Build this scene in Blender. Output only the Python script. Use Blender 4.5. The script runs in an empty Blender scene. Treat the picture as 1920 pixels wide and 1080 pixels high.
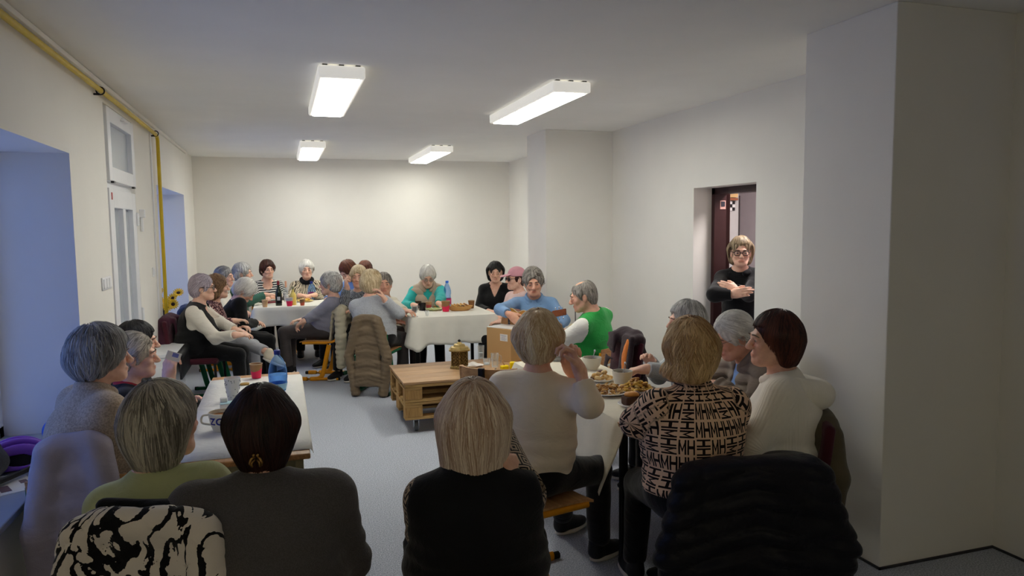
import bpy, bmesh, math, random
import numpy as np
from mathutils import Vector, Matrix
random.seed(7); RNG = np.random.default_rng(7)
PI = math.pi
SC = bpy.context.scene; COL = SC.collection
def lin(c):
    return tuple(((v/255/12.92) if v/255 <= .04045 else ((v/255+.055)/1.055)**2.4) for v in c)

# ------------------------------------------------------------ camera, world, exposure
cam = bpy.data.cameras.new('camera'); camo = bpy.data.objects.new('camera', cam); COL.objects.link(camo)
cam.sensor_fit = 'HORIZONTAL'; cam.sensor_width = 36; cam.lens = 1344.54/1920*36
cam.clip_start = .05; cam.clip_end = 200
yaw, pit, rol = .310398, .0843944, -.0112517
fw = Vector((math.sin(yaw)*math.cos(pit), math.cos(yaw)*math.cos(pit), -math.sin(pit)))
rt = Vector((math.cos(yaw), -math.sin(yaw), 0)); up = rt.cross(fw)
r2 = rt*math.cos(rol)+up*math.sin(rol); u2 = up*math.cos(rol)-rt*math.sin(rol)
camo.matrix_world = Matrix(((r2.x,u2.x,-fw.x,0),(r2.y,u2.y,-fw.y,0),(r2.z,u2.z,-fw.z,1.68),(0,0,0,1)))
SC.camera = camo
SC.view_settings.view_transform = 'Standard'; SC.view_settings.look = 'None'
SC.view_settings.gamma = 1; SC.view_settings.use_curve_mapping = False
SC.view_settings.exposure = 0.2
SC.cycles.use_denoising = True
SC.cycles.max_bounces = 12; SC.cycles.diffuse_bounces = 10; SC.cycles.glossy_bounces = 3
SC.cycles.transparent_max_bounces = 10; SC.cycles.transmission_bounces = 6
SC.cycles.caustics_reflective = False; SC.cycles.caustics_refractive = False
SC.cycles.sample_clamp_indirect = 4
W = bpy.data.worlds.new('dusk'); SC.world = W; W.use_nodes = True
W.node_tree.nodes['Background'].inputs[0].default_value = (.14,.29,.84,1)
W.node_tree.nodes['Background'].inputs[1].default_value = 1.8
LAMP = 18            # radiance of the ceiling panels
KITCHEN = 42          # lamp in the room behind the door

def portal(x, y, z, sy, sz):
    l = bpy.data.lights.new('daylight_portal', 'AREA'); l.shape = 'RECTANGLE'; l.size = sz; l.size_y = sy
    l.cycles.is_portal = True
    o = bpy.data.objects.new('daylight_portal', l); COL.objects.link(o)
    o.location = (x,y,z); o.rotation_euler = (0, -PI/2, 0)
portal(-1.64, 3.72, 1.32, 1.8, 1.55); portal(-1.64, 8.69, 1.32, 2.0, 1.55); portal(-1.64, 6.06, 1.3, .9, 2.4)

# ------------------------------------------------------------ node helpers
class E:
    """tiny expression wrapper over Math nodes"""
    nt = None
    def __init__(s, v): s.v = v
    @staticmethod
    def op(o, *a):
        n = E.nt.nodes.new('ShaderNodeMath'); n.operation = o
        for i, x in enumerate(a):
            x = x.v if isinstance(x, E) else x
            if isinstance(x, (int, float)): n.inputs[i].default_value = x
            else: E.nt.links.new(x, n.inputs[i])
        return E(n.outputs[0])
    def __add__(s,o): return E.op('ADD',s,o)
    def __sub__(s,o): return E.op('SUBTRACT',s,o)
    def __rsub__(s,o): return E.op('SUBTRACT',o,s)
    def __mul__(s,o): return E.op('MULTIPLY',s,o)
    def __truediv__(s,o): return E.op('DIVIDE',s,o)
    def __gt__(s,o): return E.op('GREATER_THAN',s,o)
    def __lt__(s,o): return E.op('LESS_THAN',s,o)
    def fl(s): return E.op('FLOOR',s)
    def fr(s): return E.op('FRACT',s)
    def ab(s): return E.op('ABSOLUTE',s)
    def sin(s): return E.op('SINE',s)
    def mx(s,o): return E.op('MAXIMUM',s,o)
    def mn(s,o): return E.op('MINIMUM',s,o)

class M:
    """material under construction"""
    def __init__(s, name, rough=.8, metal=0, spec=.3):
        s.m = bpy.data.materials.new(name); s.m.use_nodes = True; s.nt = s.m.node_tree; E.nt = s.nt
        s.b = s.nt.nodes['Principled BSDF']; s.b.inputs['Roughness'].default_value = rough
        s.b.inputs['Metallic'].default_value = metal; s.b.inputs['Specular IOR Level'].default_value = spec
    def n(s, t, **k):
        n = s.nt.nodes.new(t)
        for a, v in k.items():
            if a in n.inputs.keys() if not hasattr(n, a) else False: n.inputs[a].default_value = v
            else: setattr(n, a, v)
        return n
    def l(s, a, b): s.nt.links.new(a, b)
    def co(s, kind='Object', sc=(1,1,1)):
        if kind.startswith('attr'):
            t = s.nt.nodes.new('ShaderNodeAttribute'); t.attribute_name = kind[5:]; out = t.outputs['Vector']
        else:
            t = s.nt.nodes.new('ShaderNodeTexCoord'); out = t.outputs[kind]
        mp = s.nt.nodes.new('ShaderNodeMapping'); mp.inputs['Scale'].default_value = sc; s.l(out, mp.inputs[0])
        return mp.outputs[0]
    def noise(s, scale, detail=3, rough=.55, co=None, dist=0):
        n = s.nt.nodes.new('ShaderNodeTexNoise'); n.inputs['Scale'].default_value = scale; n.inputs['Detail'].default_value = detail
        n.inputs['Roughness'].default_value = rough; n.inputs['Distortion'].default_value = dist
        s.l(co or s.co(), n.inputs['Vector']); return n.outputs[0]
    def mixc(s, fac, a, b):
        n = s.nt.nodes.new('ShaderNodeMix'); n.data_type = 'RGBA'
        if isinstance(fac, (int,float)): n.inputs[0].default_value = fac
        else: s.l(fac.v if isinstance(fac,E) else fac, n.inputs[0])
        for i, c in ((6,a),(7,b)):
            if isinstance(c, tuple): n.inputs[i].default_value = (*c[:3],1)
            else: s.l(c, n.inputs[i])
        return n.outputs[2]
    def ramp(s, fac, *stops):
        r = s.nt.nodes.new('ShaderNodeValToRGB'); e = r.color_ramp.elements
        while len(e) < len(stops): e.new(.5)
        for el, (p, c) in zip(e, stops): el.position = p; el.color = (*c[:3],1)
        s.l(fac.v if isinstance(fac,E) else fac, r.inputs[0]); return r.outputs[0]
    def color(s, c):
        if isinstance(c, tuple): s.b.inputs['Base Color'].default_value = (*c[:3],1)
        else: s.l(c, s.b.inputs['Base Color'])
        return s
    def bump(s, h, strength=.3, dist=.01):
        b = s.nt.nodes.new('ShaderNodeBump'); b.inputs['Strength'].default_value = strength; b.inputs['Distance'].default_value = dist
        s.l(h.v if isinstance(h,E) else h, b.inputs['Height']); s.l(b.outputs[0], s.b.inputs['Normal']); return s
MATS = {}
def plain(name, rgb, rough=.7, metal=0, var=.12, vscale=8, bump=0, bscale=60, spec=.3, sheen=0):
    if name in MATS: return MATS[name]
    m = M(name, rough, metal, spec); c = lin(rgb)
    nz = m.noise(vscale, 4)
    m.color(m.ramp(nz, (.3, tuple(x*(1-var) for x in c)), (.7, tuple(min(1,x*(1+var)) for x in c))))
    if bump: m.bump(m.noise(bscale, 3), bump, .004)
    if sheen: m.b.inputs['Sheen Weight'].default_value = sheen; m.b.inputs['Sheen Roughness'].default_value = .5
    MATS[name] = m.m; return m.m
def cloth(name, rgb, var=.1, knit=0, bscale=220, bump=.35, rough=.9, sheen=.15, fleck=0, wrinkle=.55):
    if name in MATS: return MATS[name]
    m = M(name, rough, 0, .15); c = lin(rgb)
    f = m.noise(bscale, 2); big = m.noise(6, 3)
    a = m.ramp(big, (.3, tuple(x*(1-var) for x in c)), (.7, tuple(min(1,x*(1+var)) for x in c)))
    if fleck:
        fl = m.ramp(f, (.40, tuple(x*(1-fleck) for x in c)), (.60, tuple(min(1,x*(1+fleck)) for x in c)))
        a = m.mixc(.6, a, fl)
    m.color(a)
    if knit:
        w = m.nt.nodes.new('ShaderNodeTexWave'); w.inputs['Scale'].default_value = knit; w.inputs['Distortion'].default_value = 1.0
        w.bands_direction = 'X'; m.l(m.co('attr:pat'), w.inputs['Vector']); m.bump(w.outputs['Fac'], bump, .004)
    else:
        E.nt = m.nt; wr = m.noise(7,3,.5,m.co('Object',(1,1,1.7)),1.5); m.bump(E(f)*(.25*bump)+E(wr)*wrinkle, .6, .022)
    m.b.inputs['Sheen Weight'].default_value = sheen
    MATS[name] = m.m; return m.m
def emit(name, rgb, strength):
    m = M(name); m.b.inputs['Emission Color'].default_value = (*lin(rgb),1); m.b.inputs['Emission Strength'].default_value = strength
    m.color(lin(rgb)); MATS[name] = m.m; return m.m
def glassy(name, rgb, tint=.7, rough=.05, mixf=.25):
    """thin glass or plastic: tinted see-through with gloss"""
    if name in MATS: return MATS[name]
    m = M(name, rough); nt = m.nt
    t = nt.nodes.new('ShaderNodeBsdfTransparent'); t.inputs[0].default_value = (*[1-tint*(1-x) for x in lin(rgb)],1)
    m.color(lin(rgb)); m.b.inputs['Specular IOR Level'].default_value = .8
    mx = nt.nodes.new('ShaderNodeMixShader'); lw = nt.nodes.new('ShaderNodeLayerWeight'); lw.inputs[0].default_value = .35
    E.nt = nt; fac = E(lw.outputs['Facing'])*(.75)+mixf
    nt.links.new(fac.v, mx.inputs[0]); nt.links.new(t.outputs[0], mx.inputs[1]); nt.links.new(m.b.outputs[0], mx.inputs[2])
    nt.links.new(mx.outputs[0], nt.nodes['Material Output'].inputs[0])
    MATS[name] = m.m; return m.m

# ------------------------------------------------------------ object helpers
def tag(o, label=None, cat=None, group=None, kind=None):
    for k, v in (('label',label),('category',cat),('group',group),('kind',kind)):
        if v: o[k] = v
    return o
def thing(name, label, cat, loc=(0,0,0), rz=0, group=None):
    o = bpy.data.objects.new(name, None); COL.objects.link(o); o.empty_display_size = .1
    o.location = loc; o.rotation_euler = (0,0,rz)
    return tag(o, label, cat, group)
def dup(o, parent=None):
    c = o.copy(); COL.objects.link(c)
    if parent is not None: c.parent = parent
    for ch in list(o.children): dup(ch, c)
    return c
def link(name, me, mats, parent=None):
    for m in (mats if isinstance(mats,(list,tuple)) else [mats]): me.materials.append(m)
    o = bpy.data.objects.new(name, me); COL.objects.link(o); o.parent = parent
    return o
def npmesh(name, V, F, mats, parent=None, smooth=True, attrs=None, mi=None):
    """V (n,3), F (m,k) arrays"""
    V = np.ascontiguousarray(V, np.float32); F = np.ascontiguousarray(F, np.int32)
    me = bpy.data.meshes.new(name); k = F.shape[1]
    me.vertices.add(len(V)); me.vertices.foreach_set('co', V.ravel())
    me.loops.add(F.size); me.loops.foreach_set('vertex_index', F.ravel())
    me.polygons.add(len(F)); me.polygons.foreach_set('loop_start', np.arange(0, F.size, k, dtype=np.int32))
    if mi is not None: me.polygons.foreach_set('material_index', np.asarray(mi, np.int32))
    me.update(calc_edges=True)
    if smooth: me.polygons.foreach_set('use_smooth', np.ones(len(F), bool))
    for an, (kind, arr) in (attrs or {}).items():
        a = me.attributes.new(an, kind, 'POINT')
        a.data.foreach_set('color' if 'COLOR' in kind else 'vector', np.ascontiguousarray(arr, np.float32).ravel())
    return link(name, me, mats, parent)
class MB:
    """collects shapes into one mesh"""
    def __init__(s): s.v = []; s.f = []; s.mi = []; s.cur = 0
    def add(s, V, F):
        b = len(s.v); s.v += [tuple(map(float,p)) for p in V]; s.f += [tuple(b+i for i in f) for f in F]; s.mi += [s.cur]*len(F); return s
    def mat(s, i): s.cur = i; return s
    def box(s, c, d, R=None, bev=0):
        x,y,z = d[0]/2, d[1]/2, d[2]/2
        if bev:
            bm = bmesh.new(); bmesh.ops.create_cube(bm, size=1)
            for v in bm.verts: v.co = Vector((v.co.x*d[0], v.co.y*d[1], v.co.z*d[2]))
            bmesh.ops.bevel(bm, geom=bm.edges[:], offset=bev, segments=2, profile=.5, affect='EDGES')
            bm.verts.index_update(); V = [tuple(v.co) for v in bm.verts]; F = [tuple(v.index for v in f.verts) for f in bm.faces]; bm.free()
        else:
            V = [(-x,-y,-z),(x,-y,-z),(x,y,-z),(-x,y,-z),(-x,-y,z),(x,-y,z),(x,y,z),(-x,y,z)]
            F = [(0,3,2,1),(4,5,6,7),(0,1,5,4),(1,2,6,5),(2,3,7,6),(3,0,4,7)]
        if R is not None: V = [tuple(R @ Vector(p)) for p in V]
        return s.add([(p[0]+c[0],p[1]+c[1],p[2]+c[2]) for p in V], F)
    def span(s, a, b, bev=0):
        return s.box([(a[i]+b[i])/2 for i in range(3)], [abs(b[i]-a[i]) for i in range(3)], None, bev)
    def lathe(s, prof, c=(0,0,0), n=24, R=None, cap=True, sx=1, sy=1):
        """prof: (radius, z) from bottom to top"""
        V = []; F = []
        for r, z in prof:
            for i in range(n):
                a = 2*PI*i/n; V.append(Vector((r*math.cos(a)*sx, r*math.sin(a)*sy, z)))
        for j in range(len(prof)-1):
            for i in range(n):
                k = (i+1)%n; F.append((j*n+i, j*n+k, (j+1)*n+k, (j+1)*n+i))
        if cap:
            F.append(tuple(range(n))[::-1]); F.append(tuple((len(prof)-1)*n+i for i in range(n)))
        if R is not None: V = [R @ p for p in V]
        return s.add([(p[0]+c[0],p[1]+c[1],p[2]+c[2]) for p in V], F)
    def tube(s, pts, r, n=8, closed=False, flat=1.0, flatdir=None):
        P = [Vector(p) for p in pts]; m = len(P); V = []; F = []
        rs = r if isinstance(r,(list,tuple)) else [r]*m
        prev = None
        for i in range(m):
            if closed: t = (P[(i+1)%m]-P[i-1])
            else: t = P[min(i+1,m-1)]-P[max(i-1,0)]
            t = t.normalized()
            if flatdir is not None: u = Vector(flatdir)
            else: u = prev if prev is not None else (Vector((0,0,1)) if abs(t.z) < .9 else Vector((1,0,0)))
            u = (u - t*u.dot(t)); u = u.normalized() if u.length > 1e-6 else t.orthogonal().normalized()
            prev = u; w = t.cross(u)
            for k in range(n):
                a = 2*PI*k/n; V.append(P[i] + u*math.cos(a)*rs[i]*flat + w*math.sin(a)*rs[i])
        for i in range(m if closed else m-1):
            j = (i+1)%m
            for k in range(n):
                l = (k+1)%n; F.append((i*n+k, i*n+l, j*n+l, j*n+k))
        if not closed: F.append(tuple(range(n))[::-1]); F.append(tuple((m-1)*n+k for k in range(n)))
        return s.add(V, F)
    def ball(s, c, r, n=12, m=8, R=None):
        r = r if isinstance(r,(tuple,list)) else (r,r,r)
        V = [(0,0,-1)]; F = []
        for j in range(1,m):
            a = -PI/2+PI*j/m
            for i in range(n): b = 2*PI*i/n; V.append((math.cos(a)*math.cos(b), math.cos(a)*math.sin(b), math.sin(a)))
        V.append((0,0,1))
        for i in range(n):
            k = (i+1)%n; F.append((0,1+k,1+i)); F.append((len(V)-1, 1+(m-2)*n+i, 1+(m-2)*n+k))
            for j in range(m-2): F.append((1+j*n+i,1+j*n+k,1+(j+1)*n+k,1+(j+1)*n+i))
        V = [Vector((p[0]*r[0],p[1]*r[1],p[2]*r[2])) for p in V]
        if R is not None: V = [R @ p for p in V]
        return s.add([(p[0]+c[0],p[1]+c[1],p[2]+c[2]) for p in V], F)
    def prism(s, poly, z0, z1):
        n = len(poly); V = [(x,y,z0) for x,y in poly]+[(x,y,z1) for x,y in poly]
        F = [tuple(range(n))[::-1], tuple(range(n,2*n))]+[(i,(i+1)%n,n+(i+1)%n,n+i) for i in range(n)]
        return s.add(V, F)
    def mesh(s, name, smooth=False, ang=40):
        me = bpy.data.meshes.new(name); me.from_pydata(s.v, [], s.f); me.update()
        me.polygons.foreach_set('material_index', s.mi)
        if smooth:
            me.polygons.foreach_set('use_smooth', [True]*len(me.polygons))
            if ang < 180: me.set_sharp_from_angle(angle=math.radians(ang))
        return me
    def build(s, name, mats, parent=None, smooth=False, ang=40): return link(name, s.mesh(name, smooth, ang), mats, parent)
def rotz(a): return Matrix.Rotation(a, 3, 'Z')
def curve_pts(pts, n=6):
    """Catmull-Rom through points"""
    P = [Vector(p) for p in pts]; P = [P[0]*2-P[1]]+P+[P[-1]*2-P[-2]]; out = []
    for i in range(1, len(P)-2):
        for k in range(n):
            t = k/n; a,b,c,d = P[i-1],P[i],P[i+1],P[i+2]
            out.append(.5*((2*b)+(c-a)*t+(2*a-5*b+4*c-d)*t*t+(3*b-a-3*c+d)*t**3))
    out.append(P[-2]); return out

# ------------------------------------------------------------ signed-distance surfaces
F32 = np.float32
class Sdf:
    """smooth union of primitives, meshed with block-sparse surface nets"""
    def __init__(s): s.p = []
    def rc(s, a, b, r1, r2=None, k=.02, op='u'):
        a = np.array(a,F32); b = np.array(b,F32); r2 = r1 if r2 is None else r2
        s.p.append(('rc',(a,b,r1,r2),k,op,(a+b)/2, float(np.linalg.norm(b-a))/2+max(r1,r2))); return s
    def el(s, c, r, R=None, k=.02, op='u'):
        c = np.array(c,F32); r = np.array(r,F32); R = np.eye(3,dtype=F32) if R is None else np.array(R,F32)
        s.p.append(('el',(c,r,R),k,op,c,float(r.max()))); return s
    def bx(s, c, h, rd=.01, R=None, k=.02, op='u'):
        c = np.array(c,F32); h = np.array(h,F32); R = np.eye(3,dtype=F32) if R is None else np.array(R,F32)
        s.p.append(('bx',(c,h-rd,rd,R),k,op,c,float(np.linalg.norm(h)))); return s
    @staticmethod
    def one(t, q, P):
        if t == 'rc':
            a,b,r1,r2 = q; ba = b-a; L = float(ba@ba)+1e-9; pa = P-a
            h = np.clip((pa@ba)/L, 0, 1); d = pa-h[:,None]*ba
            return np.sqrt((d*d).sum(1))-(r1+(r2-r1)*h)
        if t == 'el':
            c,r,R = q; l = (P-c)@R; a = l/r; k0 = np.sqrt((a*a).sum(1)); g = a/r; k1 = np.sqrt((g*g).sum(1))+1e-9
            return k0*(k0-1)/k1
        c,h,rd,R = q; l = np.abs((P-c)@R)-h
        return np.sqrt((np.maximum(l,0)**2).sum(1))+np.minimum(l.max(1),0)-rd
    @staticmethod
    def comb(d, e, k, op):
        if op == 'u':
            h = np.maximum(k-np.abs(d-e),0)/k; return np.minimum(d,e)-h*h*k*.25
        if op == 's': e = -e
        h = np.maximum(k-np.abs(d-e),0)/k; return np.maximum(d,e)+h*h*k*.25
    def ev(s, P):
        d = np.full(len(P), 1e3, F32)
        for t,q,k,op,_,_ in s.p: d = s.comb(d, s.one(t,q,P), k, op)
        return d
    def mesh(s, h, disp=None, amp=.0):
        P = [p for p in s.p if p[3]=='u']
        lo = np.min([p[4]-p[5] for p in P],0)-2*h-amp; hi = np.max([p[4]+p[5] for p in P],0)+2*h+amp
        B = 8; nb = np.ceil((hi-lo)/(h*B)).astype(int)
        ii = np.stack(np.meshgrid(*[np.arange(n) for n in nb], indexing='ij'),-1).reshape(-1,3)
        bc = (lo+(ii+.5)*h*B).astype(F32); br = h*B*.87
        # conservative: any additive primitive's bound near the block, then field value
        d = s.ev(bc); act = np.abs(d) < br*1.35+amp+.012
        ii = ii[act]; bc = bc[act]
        if len(ii) == 0: return np.zeros((0,3)), np.zeros((0,4),int)
        g = np.stack(np.meshgrid(*[np.arange(B+1)]*3, indexing='ij'),-1).reshape(-1,3)
        N = len(ii); n1 = (B+1)**3
        d = np.full((N,n1), 1e3, F32); org = ii*B
        pts = (lo+(org[:,None,:]+g[None])*h).astype(F32)
        for t,q,k,op,c,R in s.p:
            near = np.linalg.norm(bc-c,axis=1) < R+br+k+.06
            if op == 'i': near[:] = True
            if not near.any(): continue
            e = s.one(t,q,pts[near].reshape(-1,3)).reshape(-1,n1)
            d[near] = s.comb(d[near], e, k, op)
        if disp is not None: d = d-disp(pts.reshape(-1,3)).reshape(N,n1).astype(F32)
        d = d.reshape(N,B+1,B+1,B+1); ins = d < 0
        cs = np.stack([ins[:,a:a+B,b:b+B,c:c+B] for a in (0,1) for b in (0,1) for c in (0,1)],0).sum(0)
        bi,x,y,z = np.nonzero((cs>0)&(cs<8))
        S = nb*B+2; key = lambda a,b,c: (a.astype(np.int64)*S[1]+b)*S[2]+c
        ox,oy,oz = org[bi,0]+x, org[bi,1]+y, org[bi,2]+z
        acc = np.zeros((len(bi),3),F32); cnt = np.zeros(len(bi),F32)
        for a in range(8):
            o1 = np.array((a>>2&1,a>>1&1,a&1))
            for ax in range(3):
                if o1[ax]: continue
                o2 = o1.copy(); o2[ax] = 1
                d1 = d[bi,x+o1[0],y+o1[1],z+o1[2]]; d2 = d[bi,x+o2[0],y+o2[1],z+o2[2]]
                m = (d1<0)!=(d2<0); t = np.where(m, d1/np.where(m,d1-d2,1), 0)
                p = o1[None].astype(F32)+t[:,None]*(o2-o1)[None]
                acc += np.where(m[:,None],p,0); cnt += m
        V = lo+(np.stack([ox,oy,oz],1)+acc/np.maximum(cnt,1)[:,None])*h
        kk = key(ox,oy,oz); od = np.argsort(kk); ks = kk[od]
        def look(q):
            i = np.searchsorted(ks,q); i = np.minimum(i,len(ks)-1); ok = ks[i]==q; return od[i], ok
        Q = []
        for ax in range(3):
            u,v = (ax+1)%3,(ax+2)%3
            sl = [slice(0,B)]*3; s2 = [slice(0,B)]*3; s2[ax] = slice(1,B+1)
            A = ins[(slice(None),*sl)]; C = ins[(slice(None),*s2)]
            b,x,y,z = np.nonzero(A!=C); o = np.stack([org[b,0]+x,org[b,1]+y,org[b,2]+z],1); flip = A[b,x,y,z]
            idx = []; okk = np.ones(len(o),bool)
            for du,dv in ((0,0),(1,0),(1,1),(0,1)):
                c = o.copy(); c[:,u] -= du; c[:,v] -= dv
                i,ok = look(key(c[:,0],c[:,1],c[:,2])); ok &= (c>=0).all(1); idx.append(i); okk &= ok
            q = np.stack(idx,1); q[~flip] = q[~flip][:,::-1]; Q.append(q[okk])
        return V, np.concatenate(Q)
def relax(V, F, n=1, w=.5):
    for _ in range(n):
        S = np.zeros_like(V); c = np.zeros(len(V))
        for a in range(F.shape[1]):
            b = (a+1)%F.shape[1]
            for p,q in ((a,b),(b,a)):
                np.add.at(S, F[:,p], V[F[:,q]]) if False else None
                for k in range(3): S[:,k] += np.bincount(F[:,p], V[F[:,q],k], len(V))
                c += np.bincount(F[:,p], minlength=len(V))
        V = V*(1-w)+w*S/np.maximum(c,1)[:,None]
    return V
def waves(seed, n=6, f=(8,25), axis=None):
    r = np.random.default_rng(seed); D = r.normal(size=(n,3)); D /= np.linalg.norm(D,axis=1)[:,None]
    D = D*r.uniform(f[0],f[1],n)[:,None]; ph = r.uniform(0,6.28,n)
    if axis is not None: D = D*np.array(axis)
    D = D.astype(F32); ph = ph.astype(F32)
    return lambda P: np.sin(P@D.T+ph).sum(1)/n
def nrm(v): v = np.array(v,float); return v/(np.linalg.norm(v)+1e-9)

# ============================================================ THE ROOM
XL, XR, YB, YN, H = -1.12, 3.42, 10.75, -3.2, 2.69
TW = .5
def plaster(name, rgb):
    m = M(name, .92, 0, .12); c = lin(rgb); big = m.noise(1.3,4)
    m.color(m.ramp(big, (.3, tuple(x*.965 for x in c)), (.7, tuple(min(1,x*1.02) for x in c))))
    m.bump(m.noise(45,5,.6), .10, .004); MATS[name] = m.m; return m.m
WALL = plaster('white_plaster', (236,233,226)); CEIL = plaster('ceiling_paint', (246,245,241))
def structure(name, mb, mats, smooth=False): return tag(mb.build(name, mats, None, smooth), kind='structure')
def carpet():
    m = M('speckled_grey_carpet', .97, 0, .05)
    a = m.noise(150,2,.7); b = m.noise(420,2,.7); c = m.noise(2.2,3)
    E.nt = m.nt; f = E(a)*.6+E(b)*.4
    col = m.ramp(f, (.36, lin((104,109,120))), (.46, lin((160,166,178))), (.55, lin((196,201,212))), (.66, lin((236,238,242))))
    m.color(m.mixc(E(c)*.25, col, lin((166,172,184)))); m.bump(f, .6, .006); return m.m
CARPET = carpet()
structure('floor', MB().span((-2.2,YN-.2,-.2),(6.2,YB+.5,0)), CARPET)
structure('ceiling', MB().span((-2.2,YN-.2,H),(6.2,YB+.5,H+.15)), CEIL)
structure('wall_back', MB().span((XL-.6,YB,0),(XR+.5,YB+.3,H)), WALL)
structure('wall_front', MB().span((XL-.6,YN-.3,0),(XR+.8,YN,H)), WALL)
# left wall with two window recesses and the balcony door
SILL = .535; TOP = 2.125
A0, A1, D0, D1, R0, R1 = 2.75, 4.665, 5.57, 6.57, 7.66, 9.72
w = MB()
for y0, y1 in ((YN,A0),(A1,D0),(D1,R0),(R1,YB)): w.span((XL-TW,y0,0),(XL,y1,H))
for y0, y1 in ((A0,A1),(R0,R1)):
    w.span((XL-TW,y0,TOP),(XL,y1,H)); w.span((XL-TW,y0,0),(XL,y1,SILL-.03))
w.span((XL-TW,D0,2.56),(XL,D1,H))
structure('wall_left', w, WALL)
SILLM = plain('grey_window_board', (150,156,168), .5, var=.05, bump=.05)
for i,(y0,y1) in enumerate(((A0,A1),(R0,R1))):
    structure('trim_%d'%(i+1), MB().box(((XL-.5+XL+.03)/2,(y0+y1)/2,SILL-.015),(.55,y1-y0-.002,.03),None,.006), SILLM)
# right wall with the doorway, and the far pier and near column that stand out from it
DR0, DR1, DT = 4.615, 5.475, 2.0
w = MB(); w.span((XR,3.2,0),(XR+.30,DR0,H)); w.span((XR,DR1,0),(XR+.30,YB,H)); w.span((XR,DR0,DT),(XR+.30,DR1,H))
structure('wall_right', w, WALL)
structure('wall_pier', MB().box(((2.655+XR)/2,(7.08+7.67)/2,H/2),(XR-2.655,.59,H),None,.004), WALL)
structure('wall_column', MB().box(((2.715+XR+.33)/2,(2.66+3.26)/2,H/2),(XR+.33-2.715,.60,H),None,.005), WALL)
structure('wall_near_right', MB().span((3.45,YN,0),(3.75,2.67,H)), WALL)
BASEM = plain('dark_skirting', (58,58,62), .7)
structure('baseboard_column', MB().span((2.708,2.652,0),(3.45,2.66,.012)).span((2.708,2.652,0),(2.715,3.26,.012)), BASEM)
structure('baseboard_near_right', MB().span((3.443,YN,0),(3.45,2.652,.012)), BASEM)
# kitchen corridor behind the doorway
KW = plain('corridor_wall', (214,206,208), .85, var=.03)
w = MB(); w.span((5.1,3.2,0),(5.2,7.6,2.6)); w.span((XR+.3,3.1,0),(5.2,3.2,2.6)); w.span((XR+.3,7.5,0),(5.2,7.6,2.6)); w.span((XR+.3,3.1,2.6),(5.2,7.6,2.68))
structure('wall_corridor', w, KW)
L = bpy.data.lights.new('corridor_lamp','AREA'); L.energy = KITCHEN; L.size = .5; L.color = (1,.93,.92)
o = bpy.data.objects.new('corridor_lamp', L); COL.objects.link(o); o.location = (4.3,5.0,2.5)
# door 1: brown frame and leaf swung into the corridor
BROWN = plain('dark_brown_gloss', (58,32,32), .35, var=.08)
dr = tag(thing('door_1', None, None), kind='structure')
f = MB(); f.span((XR+.18,DR1-.045,0),(XR+.30,DR1,DT)); f.span((XR+.18,DR0,0),(XR+.30,DR0+.03,DT)); f.span((XR+.18,DR0,DT-.055),(XR+.30,DR1,DT))
f.build('door_frame', BROWN, dr)
LA = math.radians(62); LD = Vector((math.cos(LA),math.sin(LA),0)); HG0 = Vector((XR+.31,DR1-.05,0))
q = HG0+LD*.41; MB().box((q.x,q.y,.985),(.82,.04,1.93),rotz(LA),.004).build('door_leaf', BROWN, dr)
LN = Vector((math.sin(LA),-math.cos(LA),0)); st = MB(); st.box((XR+.262,DR1-.0465,1.855),(.055,.003,.075))
s = st.build('sticker', plain('sticker_paper',(196,150,140),.6), dr)
MB().box((XR+.262,DR1-.0490,1.862),(.038,.002,.045)).build('print', plain('sticker_print',(40,36,48),.6), s)
# things seen in the corridor: tall wardrobe door with a dark edge, checker tiles, wooden box
k = tag(thing('corridor_cabinet', 'tall pale grey cabinet with a dark edge strip behind the woman in the doorway', 'cabinet', (4.53,6.85,0)))
MB().box((0,0,1.15),(.29,.5,2.3),None,.006).build('body', plain('pale_laminate',(186,183,180),.5,var=.04), k)
MB().box((.151,-.245,1.02),(.014,.02,1.94)).build('edge_strip', plain('dark_strip',(60,52,52),.5), k)

# ---------------------------------------------------------------- window frames in the recesses
PVC = plain('white_window_plastic', (232,233,236), .35, var=.02)
def win(n, y0, y1):
    t = tag(thing('window_%d'%n, None, None), kind='structure'); x = XL-TW+.03
    b = MB(); s = .06
    for a, c in (((x,y0,SILL),(x+.06,y0+s,TOP)),((x,y1-s,SILL),(x+.06,y1,TOP)),((x,y0,SILL),(x+.06,y1,SILL+s)),((x,y0,TOP-s),(x+.06,y1,TOP)),((x,(y0+y1)/2-s/2,SILL),(x+.06,(y0+y1)/2+s/2,TOP))): b.span(a,c)
    b.build('window_frame', PVC, t)
    for a, c in ((y0+s,(y0+y1)/2-s/2),((y0+y1)/2+s/2,y1-s)):
        MB().span((x+.02,a,SILL+s),(x+.03,c,TOP-s)).build('pane', GLASS, t)
GLASS = glassy('window_glass', (225,232,240), .5, .02, .02)
GLASS2 = glassy('misted_glass', (176,182,188), .6, .25, .5)
win(1,A0,A1); win(2,R0,R1)
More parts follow.
